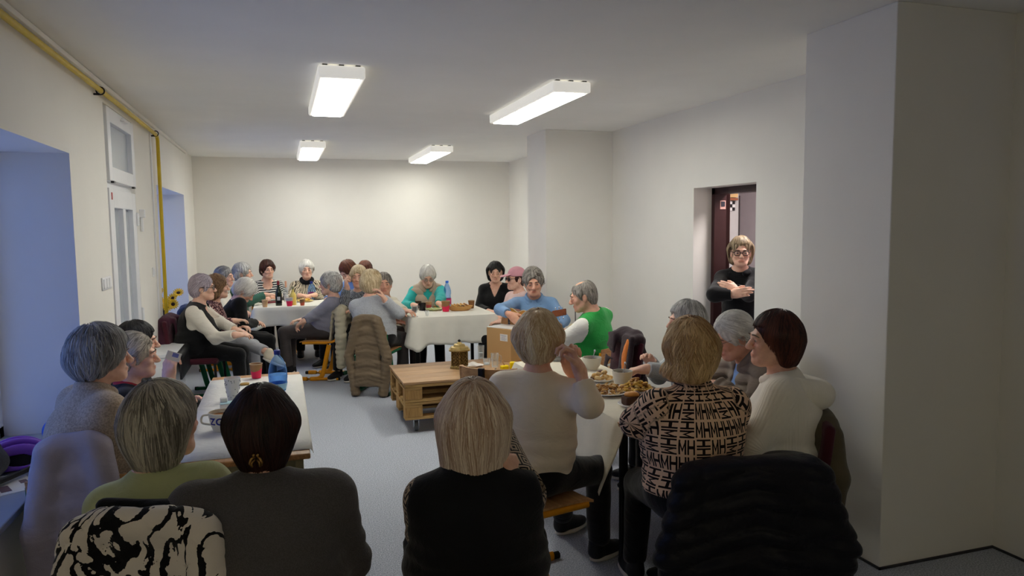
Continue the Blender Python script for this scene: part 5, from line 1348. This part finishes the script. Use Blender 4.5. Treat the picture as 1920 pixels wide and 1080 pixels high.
DGREY = cloth('dark_grey_sweater',(84,81,82),.1,fleck=.2,bscale=260); BEIGE = cloth('beige_sweater',(240,226,202),.06,bscale=320,bump=.2); HOOD = cloth('cream_hoodie',(244,239,228),.05,knit=26,bump=.25)
LAV = cloth('lavender_grey_cardigan',(136,136,152),.07); GREYK = cloth('pale_grey_knit',(178,182,184),.07,fleck=.15); SPARK = cloth('grey_sparkle_sweater',(178,182,188),.08,fleck=.12,bscale=90); TEAL = cloth('turquoise_sleeves',(50,176,172),.1)
BEIGEV = cloth('beige_vest',(184,166,146),.08); PINK = cloth('pale_pink_sweater',(232,204,198),.05); DENIM = cloth('pale_blue_denim',(122,156,196),.1,bscale=340,bump=.25); TSHIRT_W = cloth('white_sleeve',(226,224,216),.04)
GREENT = cloth('green_tshirt',(40,150,66),.07,bscale=300,bump=.15); DGREEN = cloth('dark_green_knit',(66,108,92),.1); BLUESH = cloth('blue_shirt',(126,160,214),.08); CREAMJ = cloth('cream_jacket',(214,208,190),.06); TAUPEJ = cloth('taupe_padded_jacket',(136,122,108),.1,bscale=180,rough=.55,sheen=.05)
SHOEB = plain('black_shoe',(24,23,25),.6); SHOEW = plain('cream_sneaker',(214,204,182),.6)
def pat_mat(name, fn, rough=.88):
    m = M(name, rough, 0, .15); m.color(fn(m)); m.bump(m.noise(240,2), .25, .003); m.b.inputs['Sheen Weight'].default_value = .1; MATS[name] = m.m; return m.m
def sep(m, co):
    s = m.nt.nodes.new('ShaderNodeSeparateXYZ'); m.l(co, s.inputs[0]); return E(s.outputs[0]),E(s.outputs[1]),E(s.outputs[2])
def f_stripe(m):
    u,v,_ = sep(m, m.co('attr:pat')); n = E(m.noise(9,2,.5,m.co('attr:pat')))
    return m.mixc(((v*32+n*.5).fr() < .46), lin((32,32,38)), lin((214,212,206)))
STRIPE = pat_mat('black_white_stripes', f_stripe)
def f_anim(sc, c0, c1, th=.5):
    def f(m):
        co = m.co('attr:pat',(1,.38,1)); w = m.nt.nodes.new('ShaderNodeTexWave'); w.inputs['Scale'].default_value = sc; w.inputs['Distortion'].default_value = 9; w.inputs['Detail'].default_value = 3; w.inputs['Detail Scale'].default_value = 1.6; m.l(co, w.inputs['Vector'])
        return m.ramp(w.outputs['Fac'], (th-.05,lin(c0)), (th+.05,lin(c1)))
    return f
ZEBRA = pat_mat('animal_stripes', f_anim(12,(64,56,50),(206,192,166),.30)); BWPRINT = pat_mat('black_white_foliage', f_anim(24,(34,38,48),(176,182,190),.55))
def f_leo(m):
    v = m.nt.nodes.new('ShaderNodeTexVoronoi'); v.inputs['Scale'].default_value = 62; m.l(m.co('attr:pat'), v.inputs['Vector'])
    return m.ramp(v.outputs['Distance'], (.30,lin((216,176,168))), (.42,lin((70,30,40))))
LEO = pat_mat('leopard_dots', f_leo)
def f_floral(m):
    co = m.co('attr:pat'); a = E(m.noise(4.8,3,.5,co,1.8)); b = E(m.noise(70,2,.6,co)); c = E(m.noise(6.0,2,.5,co,1.0))
    line = ((a-.5).ab()+(b-.5)*.05 < .032); blob = (c+(b-.5)*.05 > .67)
    return m.mixc(line.mx(blob), lin((228,218,206)), lin((18,17,20)))
FLORAL = pat_mat('white_coat_black_brush_print', f_floral)
def f_mh(m):
    """rows of block letters M and H, some blocks turned"""
    co = m.co('attr:pat'); u,v,w = sep(m, co); s = 13
    iu = (u*s).fl(); iv = (v*s*1.15).fl(); fx = (u*s).fr(); fy = (v*s*1.15).fr()
    rnd = ((iu*12.9898+iv*78.233+w*3.1).sin()*43758.5453).fr(); rn2 = ((iu*39.346+iv*11.135).sin()*24634.6345).fr()
    sw_ = rnd > .42; inv = E.op('SUBTRACT',1,sw_)
    x = fx*inv+fy*sw_; y = fy*inv+fx*sw_
    # two letters side by side in a block
    x2 = (x*2).fr(); first = x < .5
    dx = (x2-.5).ab(); bars = (dx > .24)*(dx < .44)
    hbar = ((y-.5).ab() < .09)*(dx < .44)
    diag = ((y-(dx*1.5+.32)).ab() < .11)*(dx < .40)
    isM = E.op('MULTIPLY', first, rn2 > .35); notM = E.op('SUBTRACT',1,isM)
    g = bars.mx(hbar*notM).mx(diag*isM)*((y-.5).ab() < .43)
    return m.mixc(g.v, lin((236,200,168)), lin((36,24,22)))
MHPRINT = pat_mat('letter_print_shirt', f_mh)
def f_key(m):
    u,v,w = sep(m, m.co('attr:pat')); s = 17
    a = (u*s*1.2+((v*s).fl()*.5)).fr(); b = (v*s).fr(); r_ = (a-.5).ab().mx((b-.5).ab())
    return m.mixc((((r_*4.5).fr()) < .45), lin((176,156,134)), lin((26,24,24)))
KEYP = pat_mat('geometric_knit', f_key)
def f_raglan(m):
    return m.mixc(.0, lin((40,150,66)), lin((40,150,66)))
up_ = lambda s,f=.0,u=.3: dict(b=(f,s,u))
LAP = lambda s: dict(b=(.28,s*.06,.13), hd=(.6,-s*.7,-.1), hn=(.2,0,1))
TABL = lambda s: dict(b=(.36,s*.10,.27), hd=(.5,-s*.8,0), hn=(.1,0,1))

# ---------- back left group
ppl('seated woman with lilac grey hair and glasses in black vest and cream sleeves', (-0.723,7.455,1.132), 97, .10, hyaw=92, hair=dict(mat=HG['lilac'],style='short',vol=.012,flow='back',line=.07), glasses='dark', g=1.22,
    top=dict(mat=CREAMK,neck=('v',.07)), vest=dict(mat=BLKJ,neck=('v',.085),front=.022), trousers=BLK, shoes=SHOEB, arms=(dict(w=(-0.423,7.269,0.716),hd=(.9,.3,-.2),hn=(.2,0,1)),dict(e=(-0.617,7.191,0.677),w=(-0.433,7.031,0.719),hd=(.85,-.4,-.05),hn=(.1,.3,1))), seed=1)
ppl('seated woman with curly brown hair in dark pink spotted top and light grey trousers', (-0.634,7.951,1.101), 92, .08, hyaw=80, hair=dict(mat=HG['curlb'],style='curly',curl=.9,vol=.014,len=.09), top=dict(mat=LEO), trousers=LGREY, shoes=SHOEW, legskin=True,
    feet=((-0.035,7.384,0.434), None), arms=(LAP(-1),dict(w=(-0.487,7.664,0.774),hd=(.8,-.5,0))), seed=2)
ppl('white haired woman in black cardigan bending her head down beside the back left table', (-0.386,8.233,1.019), 75, .20, hyaw=95, hpitch=42, hair=dict(mat=HG['white'],style='short',vol=.02,flow='side',line=.065), top=dict(mat=BLKJ,front=.03), inner=dict(mat=CREAMK,sleeve=.2), trousers=BLK, shoes=SHOEB, arms=(LAP(-1),LAP(1)), seed=3, neck=(-0.468,8.283,0.925))
ppl('smiling grey haired woman in white top', (-0.661,9.331,1.115), 100, .08, hyaw=112, hair=dict(mat=HG['dgrey'],style='short',vol=.010,flow='back',line=.075), top=dict(mat=CREAMK), trousers=BLK, shoes=SHOEB, arms=(LAP(-1),LAP(1)), seed=4, collar=dict(mat=CREAMK,kind='roll'))
ppl('curly grey haired woman in green sweater at the left of the back left table', (-0.464,9.691,1.133), 100, .14, hyaw=98, hair=dict(mat=HG['grey'],style='short',curl=.7,vol=.018), top=dict(mat=DGREEN), trousers=BLK, shoes=SHOEB, arms=(TABL(-1),dict(w=(-0.213,9.429,0.874),hd=(.8,-.3,0))), seed=5)
ppl('dark haired woman in black and white striped sweater behind the back left table', (-0.184,10.235,1.144), 172, .06, hyaw=160, hair=dict(mat=HG['brown'],style='short',vol=.016,line=.070), top=dict(mat=STRIPE,neck=('scoop',.085)), trousers=BLK, shoes=SHOEB, arms=(TABL(-1),TABL(1)), seed=6)
ppl('white haired woman in black and beige zebra print behind the blue bottle', (0.317,10.073,1.138), 182, .06, hyaw=178, hair=dict(mat=HG['white'],style='short',curl=.6,vol=.016,line=.065), top=dict(mat=ZEBRA), inner=dict(mat=BLK,neck=('crew',.062)), collar=dict(mat=BLK,kind='roll',h=.04), trousers=BLK, shoes=SHOEB, arms=(TABL(-1),TABL(1)), seed=7, g=1.05)
ppl('curly grey haired woman in lavender grey cardigan seen from behind', (0.500,8.322,1.062), 288, -.08, hyaw=285, hair=dict(mat=HG['grey'],style='short',curl=.8,vol=.022), top=dict(mat=LAV,hem=.08), trousers=CHAR, shoes=SHOEB, arms=(dict(e=(0.326,8.191,0.740),w=(0.209,8.118,0.683),hd=(.8,.2,-.5),curl=.7),dict(b=(.22,.0,.11))), feet=((0.024,8.288,0.144),None), seed=8, g=1.1)
ppl('brown haired woman in pale blue shirt with bowed head at the back', (0.776,9.085,1.157), 235, .10, hyaw=235, hpitch=35, hair=dict(mat=HG['red'],style='short',vol=.014), top=dict(mat=BLUESH), trousers=BLK, shoes=SHOEB, arms=(TABL(-1),TABL(1)), seed=9, collar=dict(mat=BLUESH,kind='shirt'))
ppl('brown haired woman mostly hidden behind the blond heads at the back wall', (1.043,9.629,1.126), 200, .06, hair=dict(mat=HG['red'],style='short',vol=.014), top=dict(mat=BLK), trousers=BLK, shoes=SHOEB, arms=(LAP(-1),LAP(1)), seed=10)
ppl('light blond woman in black and white leaf print resting her cheek on her hand', (0.828,8.328,1.130), 222, .14, hyaw=196, hair=dict(mat=HG['lblond'],style='short',curl=.35,vol=.016), top=dict(mat=BWPRINT), trousers=BLK, shoes=SHOEB, arms=(dict(b=(.25,-.1,.2)),dict(w=(0.689,8.205,1.022),hd=(.3,.0,1),hn=(.6,.5,0),pole=(.2,.3,-1),curl=1.1)), seed=11, g=1.05)
# ---------- back centre table
ppl('curly blond woman in sparkling grey sweater seen from behind with hand at her ear', (0.887,7.466,1.127), 34, .05, dx=.05, hyaw=50, hair=dict(mat=HG['lblond'],style='curly',curl=.55,vol=.018,len=.05), top=dict(mat=SPARK,hem=.09), trousers=BLK, shoes=SHOEB, g=1.30, arms=(dict(b=(.30,-.04,.16)),dict(e=(1.117,7.259,0.818),w=(0.976,7.233,0.963),hd=(-.1,-.55,.9),hn=(.5,.7,0),curl=.6)), seed=12)
ppl('short haired man in cream jacket partly hidden behind the curly blond woman', (1.057,7.881,1.075), 140, .10, hyaw=185, male=True, hair=dict(mat=HG['salt'],style='short',vol=.004,flow='back',line=.075), top=dict(mat=CREAMJ,puff=.06), trousers=CHAR, shoes=SHOEB, arms=(dict(w=(1.212,7.544,0.810),hd=(1,.1,0)),LAP(1)), seed=13, skin=(218,168,144))
ppl('white haired woman in beige vest and turquoise sleeves behind the back centre table', (1.651,8.430,1.104), 188, .14, hyaw=186, hpitch=24, hair=dict(mat=HG['white'],style='short',vol=.012,line=.066), top=dict(mat=TEAL,fold=.009), vest=dict(mat=BEIGEV,neck=('v',.085),puff=.08), collar=dict(mat=BEIGEV,kind='roll',h=.045,r=.078,gap=1.1), glasses='thin', trousers=BLK, shoes=SHOEB, g=1.12,
    arms=(dict(w=(1.687,8.023,0.804),hd=(.6,-.8,-.1),hn=(.2,0,1)),dict(w=(1.432,8.210,0.796),hd=(.5,-.8,-.1))), seed=14)
ppl('black haired woman in black top with V neck right of the snack basket', (2.492,8.426,1.130), 205, .05, hyaw=196, hpitch=8, hair=dict(mat=HG['black'],style='bob',vol=.012,len=.085,open=.03,line=.082), top=dict(mat=BLKJ,neck=('v',.085)), trousers=BLK, shoes=SHOEB, arms=(LAP(-1),LAP(1)), seed=15, g=1.05)
ppl('person in pink cap, sunglasses and pale pink sweater beside the guitarist', (2.411,7.398,1.120), 250, .06, hyaw=262, hair=dict(mat=HG['brown'],style='bald',vol=.0), cap=cloth('pink_cap',(222,160,170),.06), glasses='sun', top=dict(mat=PINK), trousers=BLK, shoes=SHOEB, arms=(LAP(-1),dict(b=(.2,.12,.14))), seed=16, g=1.08)
ppl('grey haired man in pale blue shirt playing an acoustic guitar', (2.430,6.864,1.116), 200, .12, hyaw=197, hpitch=10, hroll=4, male=True, hs=1.12, hair=dict(mat=HG['salt'],style='short',vol=.016,flow='back',line=.080,n=900,curl=.15), top=dict(mat=DENIM,fold=.010,sleeve=1.72), collar=dict(mat=DENIM,kind='shirt',gap=.8,r=.078,h=.036), inner=dict(mat=NAVY,sleeve=.2), trousers=NAVY, shoes=SHOEB, skin=(226,174,148), g=1.08,
    arms=(dict(w=(2.543,6.475,0.701),hd=(.5,.3,.5),hn=(.3,-.9,.1),curl=1.1,pole=(-.1,-1,-.6)),dict(e=(2.009,6.662,0.884),w=(2.050,6.467,0.851),hd=(.2,-.75,-.62),hn=(1,.35,.1),curl=.55)), brow=(90,78,66), seed=17)
def raglan(ctx): pass
ppl('balding grey haired man in green T-shirt with white sleeves seen from behind', (2.424,5.599,1.087), 318, .0, dx=.09, hyaw=292, hpitch=14, male=True, hs=1.06, hair=dict(mat=HG['salt'],style='short',vol=.002,flow='down',n=900,lift=.002,steps=7,step=.009,thin=1,line=.072), top=dict(name='sleeves',mat=TSHIRT_W,sleeve=.92,infl=.012), vest=dict(mat=GREENT,neck=('crew',.078),fold=.010,cap=-.012), trousers=NAVY, shoes=SHOEB, sw=.19, skin=(224,174,150), g=1.24,
    arms=(dict(b=(.30,-.10,.22)),dict(b=(.26,.05,.2))), seed=18)
# ---------- right front table
ppl('woman with short blond hair in beige sweater with elbows on the right front table', (1.112,3.075,1.163), 66, .06, twist=-40, hyaw=26, near=True, hair=dict(mat=HG['blond'],style='bob',vol=.016,len=.050,taper=1,curl=.35,n=3600,lift=.010), top=dict(mat=BEIGE,sleeve=1.62,neck=('crew',.068),fold=.007), trousers=BLK, shoes=SHOEB, g=1.12, hipz=.56,
    arms=(dict(e=(1.332,3.042,0.865),w=(1.243,3.022,1.037),hd=(-.2,.3,1),hn=(.4,-1,.2),curl=1.0),dict(e=(1.246,2.800,0.914),w=(1.223,2.862,1.058),hd=(-.35,-.3,1),hn=(.9,.5,.2),curl=1.0)),
    feet=((1.42,3.55,.085),(1.47,3.20,.085)), face_on=False, seed=25)
ppl('woman with wavy sandy hair in brown letter print shirt seen from behind', (1.604,2.601,1.159), 8, .08, hyaw=4, near=True, hair=dict(mat=HG['sand'],style='bob',vol=.014,len=.080,taper=.7,curl=.45,n=3800,lift=.012,flip=1), top=dict(name='shirt',mat=MHPRINT,sleeve=1.7,fold=.009,hem=-.02,neck=('crew',.060),infl=.016), collar=dict(mat=MHPRINT,kind='shirt',gap=.9,r=.062), trousers=BLK, shoes=SHOEB, g=1.28, hipz=.57, dx=.0,
    arms=(dict(e=(1.372,2.629,0.871),w=(1.594,2.839,0.833),hd=(.9,.5,-.05)),dict(b=(.34,.10,.24))), face_on=False, seed=26)
ppl('woman with dark brown hair in cream knitted hoodie beside the white column', (2.069,2.663,1.167), 312, .06, hyaw=288, near=True, hair=dict(mat=HG['brown'],style='bob',vol=.008,len=.085,taper=.5,n=3400,open=.0,curl=.08), top=dict(name='hoodie',mat=HOOD,hem=.09,neck=('crew',.072),infl=.018,cuff=True), hood=HOOD, trousers=BLK, shoes=SHOEB, g=1.32, arms=(dict(b=(.26,-.06,.2)),dict(b=(.30,.03,.22))), seed=27)
ppl('white haired man with glasses in taupe padded jacket looking down', (2.347,3.355,1.064), 278, .22, hyaw=278, hpitch=20, male=True, near=True, hair=dict(mat=HG['white'],style='short',vol=.014,flow='back',n=3000,line=.078), glasses='thin', top=dict(name='jacket',mat=TAUPEJ,puff=.055,front=.03,infl=.022), inner=dict(mat=BLUESH), collar=dict(mat=TAUPEJ,kind='roll',h=.03,r=.075,gap=1.2), trousers=CHAR, shoes=SHOEB, skin=(230,176,150), g=1.12, arms=(TABL(-1),TABL(1)), seed=28, neck=(2.461,3.361,0.943))
ppl('grey haired woman in pale grey knit with her arm on the right front table', (2.444,4.010,1.065), 285, .14, hyaw=284, near=True, hair=dict(mat=HG['grey'],style='bob',vol=.016,len=.05,curl=.2,n=2600), top=dict(mat=GREYK,fold=.009), trousers=BLK, shoes=SHOEB, g=1.08, arms=(dict(w=(2.034,3.752,0.834),hd=(1,.0,-.1),curl=.7),dict(b=(.36,.0,.26))), seed=29)
# ---------- doorway
person('blond woman with black glasses and black hoodie standing in the doorway, arms folded', (3.659,5.129,1.451), (3.735,5.19,.80), 222, hyaw=212, hpitch=4, stand=True, near=True, hair=dict(mat=HG['ash'],style='bob',vol=.008,len=.080,n=2200,open=.02,line=.085,fringe=0,part=.02), glasses='dark', top=dict(name='hoodie',mat=BLKJ,hem=.10,fold=.008), hood=BLKJ, trousers=BLK, shoes=SHOEB,
    arms=(dict(e=(3.617,4.955,1.113),w=(3.441,4.879,1.161),hd=(-.1,.9,.3),hn=(1,0,.2),curl=.5),dict(e=(3.295,4.954,1.126),w=(3.384,4.852,1.131),hd=(.3,-1,.25),hn=(1,0,.2),curl=.5)), seed=30)
# ---------- left front table
ppl('grey haired woman in brown fleck sweater beside the blue lit window recess', (-0.773,3.592,1.124), 58, .07, hyaw=70, near=True, hair=dict(mat=HG['dgrey'],style='bob',vol=.022,len=.045,taper=.9,curl=.22,n=4200,lift=.012), top=dict(mat=KNIT,fold=.007,infl=.018,neck=('crew',.066)), collar=dict(mat=KNIT,kind='roll',h=.035,r=.062,gap=.05), trousers=BLK, shoes=SHOEB, g=1.50, arms=(LAP(-1),dict(b=(.34,.06,.18))), seed=19)
ppl('short white haired woman in black top holding a small card up in her hand', (-0.770,4.297,1.004), 80, .08, hyaw=86, near=True, hair=dict(mat=HG['dk'],style='short',vol=.010,flow='back',line=.075,n=2600), top=dict(mat=BLKJ,sleeve=1.35), collar=dict(mat=cloth('red_scarf',(180,50,56)),kind='roll',h=.01,r=.058,gap=.6), trousers=NAVY, shoes=SHOEB, g=1.1, hipz=.50, arms=(dict(b=(.3,-.06,.2)),dict(w=(-0.579,4.038,0.912),hd=(.1,-.1,1),hn=(-.6,.7,0),pole=(.3,.4,-1),curl=.9)), seed=20)
ppl('black haired woman half hidden behind the white haired woman at the left wall', (-0.867,4.959,0.987), 80, .08, hyaw=84, near=True, hair=dict(mat=HG['black'],style='short',vol=.014,n=2200), top=dict(mat=BLKJ), trousers=BLK, shoes=SHOEB, hipz=.50, arms=(LAP(-1),LAP(1)), seed=21)
ppl('woman with straight grey bob in sage green sweater seen from behind', (-0.371,2.489,1.069), 14, .05, dx=.05, hyaw=44, near=True, hair=dict(mat=HG['bob'],style='bob',vol=.014,len=.10,taper=.5,n=5200,lift=.008,step=.014), top=dict(mat=SAGE,neck=('crew',.066)), trousers=BLK, shoes=SHOEB, g=1.12, arms=(LAP(-1),dict(b=(.34,.02,.2))), face_on=False, seed=22)
def claw(ctx):
    b = ctx['base']; H_ = ctx['Hd']; m = MB()
    for s in (-1,1):
        m.tube(curve_pts([H_((s*.003,-.140,-.052))-b,H_((s*.012,-.152,-.055))-b,H_((s*.017,-.150,-.068))-b,H_((s*.014,-.142,-.078))-b],4),.0035,6)
        m.tube(curve_pts([H_((s*.003,-.142,-.060))-b,H_((s*.010,-.154,-.066))-b,H_((s*.011,-.148,-.080))-b],4),.003,6)
    m.tube([H_((-.008,-.142,-.050))-b,H_((-.004,-.156,-.042))-b],.004,6); m.tube([H_((.003,-.142,-.050))-b,H_((.007,-.156,-.042))-b],.004,6)
    m.build('hair_claw', plain('gold_hair_claw',(190,150,84),.3,.8), ctx['T'], True, 180)
ppl('woman with dark brown hair and gold claw clip in dark grey sweater', (-0.073,2.340,1.066), 6, .08, hyaw=8, near=True, hair=dict(mat=HG['dbrown'],style='bob',vol=.008,len=.095,taper=.95,n=5200,lift=.010,step=.014), top=dict(mat=DGREY,infl=.020,neck=('crew',.064),fold=.008), trousers=BLK, shoes=SHOEB, g=1.42, sw=.168, arms=(dict(b=(.26,-.14,.12),pole=(-.2,-.45,-1)),dict(b=(.26,.14,.12),pole=(-.2,.45,-1))), face_on=False, seed=23, extra=claw)
ppl('woman with long straight blond hair in black vest over geometric knit sleeves', (0.567,2.187,1.061), 12, .08, hyaw=14, near=True, hair=dict(mat=HG['pink'],style='long',vol=.016,len=.200,n=6000,flip=1,lift=.008,step=.020,steps=15,part=.0), top=dict(name='knit_sleeves',mat=KEYP,infl=.013), vest=dict(mat=BLKJ,fold=.006,cap=.034), collar=dict(mat=BLKJ,kind='roll',h=.05,r=.062,gap=.05), trousers=BLK, shoes=SHOEB, g=1.22, sw=.138,
    arms=(dict(b=(.30,-.06,.14),pole=(-.2,-.35,-1)),dict(w=(0.691,2.110,0.871),hd=(-.1,-.35,.9),hn=(-.5,.8,.2),pole=(-.1,.35,-1),curl=1.5)), face_on=False, seed=24)
# card in the raised hand
t = thing('small_card','small white and blue card held up by the white haired woman in black','card',(-0.547,3.997,1.040),.3); MB().box((0,0,0),(.07,.004,.045),Matrix.Rotation(.4,3,'Y')).build('card', WHITE, t); MB().box((.01,-.0028,.004),(.03,.002,.02),Matrix.Rotation(.4,3,'Y')).build('printed_patch', plain('blue_patch',(120,130,200),.5), t)

# ---------- chairs
def under(kind, i, label, off=.03, d=None, rz=0):
    pass
P_ = [o for o in COL.objects if o.get('category') == 'person']
def chair_for(key, kind, label, face, off=.02, group=None):
    o = next(p for p in P_ if key in p['label']); fa = math.radians(face)
    return chair(kind, o.location.x+math.sin(fa)*off, o.location.y+math.cos(fa)*off, face, label, group)
chair_for('lilac','padded','maroon padded chair under the woman with lilac grey hair',97)
chair_for('curly brown hair','green','green framed school chair under the woman in spotted top',92)
chair_for('bending her head','green','green framed school chair under the white haired woman in black cardigan',75)
chair_for('smiling','yellow','yellow framed school chair under the smiling grey haired woman',100)
chair_for('green sweater at the left','yellow','yellow framed school chair under the woman in green sweater',100)
chair_for('striped','yellow','yellow framed school chair under the woman in striped sweater',172)
chair_for('zebra','yellow','yellow framed school chair under the woman in zebra print',182)
chair_for('lavender','yellow','yellow framed school chair under the woman in lavender grey cardigan',288)
chair_for('bowed','yellow','yellow framed school chair under the woman with bowed head',235)
chair_for('mostly hidden','yellow','yellow framed school chair under the woman hidden at the back wall',200)
chair_for('leaf print','green','green framed school chair under the woman in leaf print',222)
chair_for('sparkling','green','green framed school chair under the woman in sparkling sweater',28)
chair_for('cream jacket','green','green framed school chair under the man in cream jacket',140)
chair_for('turquoise','yellow','yellow framed school chair under the woman in turquoise sleeves',188)
chair_for('V neck','yellow','yellow framed school chair under the black haired woman with V neck',205)
chair_for('pink cap','yellow','yellow framed school chair under the person in pink cap',250)
chair_for('playing','padded','maroon padded chair under the guitarist in blue shirt',200,.10)
chair_for('balding','yellow','yellow framed school chair under the balding man in green',318)
chair_for('beige sweater with','yellow','yellow framed school chair under the woman in beige sweater',78)
o = next(p for p in P_ if 'letter print' in p['label']); chair('plastic', o.location.x+.11, o.location.y-.02, 20, 'blue plastic chair with chrome legs under the woman in letter print')
chair_for('cream knitted','padded','maroon padded chair under the woman in cream hoodie',300,.09)
chair_for('taupe','padded','maroon padded chair under the man in taupe jacket',278)
chair_for('pale grey knit','padded','maroon padded chair under the woman in pale grey knit',285)
chair_for('brown fleck','green','green framed school chair under the woman in brown fleck sweater',4)
chair_for('holding a small','green','green framed school chair under the woman holding a card',80)
chair_for('half hidden','green','green framed school chair under the half hidden black haired woman',80)
chair_for('sage green','yellow','yellow framed school chair under the woman in sage green',18)
chair_for('claw clip','yellow','yellow framed school chair under the woman with the claw clip',6)
chair_for('long straight','yellow','yellow framed school chair under the woman with long blond hair',12)
chair('bent', 1.26, 4.24, 40, 'empty bentwood chair with curved wooden back in front of the pallet table')
chair('padded', 2.20, 4.78, 268, 'maroon padded chair with a dark jacket at the far end of the right front table')
# ---------- coats on the chair backs
def chair_of(key):
    o = next(p for p in COL.objects if p.get('category')=='chair' and key in p['label']); return o.location.x, o.location.y, -math.degrees(o.rotation_euler.z)
PUFFB = cloth('black_quilted_nylon',(22,22,28),.15,bscale=120,rough=.45,sheen=.02); CREAMP = cloth('cream_quilted_nylon',(196,188,164),.06,bscale=160,rough=.5,sheen=.02); TAUPE = cloth('taupe_quilted_nylon',(118,102,82),.1,bscale=160,rough=.42,sheen=.02)
LAVC = cloth('lavender_padded_coat',(168,160,170),.08,rough=.6,sheen=.05); PLUM = cloth('plum_wool',(70,34,50),.12); DKJ = cloth('dark_plum_brown_jacket',(52,40,44),.1); ORANGE = cloth('orange_lining',(216,124,52),.06); DENB = cloth('denim_blue_jacket',(58,72,110),.12)
coat('padded_coat','cream quilted short coat hanging on the chair behind the lavender cardigan',*chair_of('lavender'),CREAMP,.34,.78,.60,puff=.06,pa=.020,fold=.010,seed=1,slack=.01,sl=.6)
coat('padded_coat','long taupe quilted coat hanging on the chair behind the sparkling sweater',*chair_of('sparkling'),TAUPE,.20,.78,.66,puff=.045,pa=.012,fold=.022,seed=2,flare=.05,slack=.05,sk=.012,sl=.74)
coat('wool_coat','plum coloured coat on the chair behind the woman with lilac grey hair',*chair_of('lilac'),PLUM,.26,.84,.66,seed=3,sl=.6)
coat('denim_jacket','dark blue jacket on the chair behind the woman in spotted top',*chair_of('spotted'),DENB,.40,.88,.5,seed=4)
coat('dark_jacket','dark plum brown jacket with orange lining on the empty chair by the right front table',2.20,4.78,268,DKJ,.40,.86,.60,seed=5,lining=(ORANGE,-.8),sleeves=False,flare=.06,fold=.03)
coat('padded_coat','lavender padded coat on the chair behind the brown fleck sweater',*chair_of('brown fleck'),LAVC,.18,.80,.76,seed=6,fold=.014,puff=0,sl=.7)
coat('printed_coat','white quilted coat with black brush print on the chair behind the sage green sweater',*chair_of('sage green'),FLORAL,.34,.84,.66,topline=BLKJ,seed=7,quilt=.10,sl=.62)
qx,qy,qf = chair_of('letter print')
coat('padded_coat','large black quilted coat on the blue plastic chair at the bottom right',qx+.10,qy-.03,qf,PUFFB,.48,.74,.66,puff=.07,pa=.022,seed=8,sl=.60,thick=.05,flare=.10,slack=.03).rotation_euler[1] = -.07
coat('trench_coat','dark olive coat on the chair behind the cream hoodie',*chair_of('cream hoodie'),cloth('olive_coat',(92,84,66),.1),.27,.80,.44,seed=9,sl=.36)
for o in CH.values():
    pass
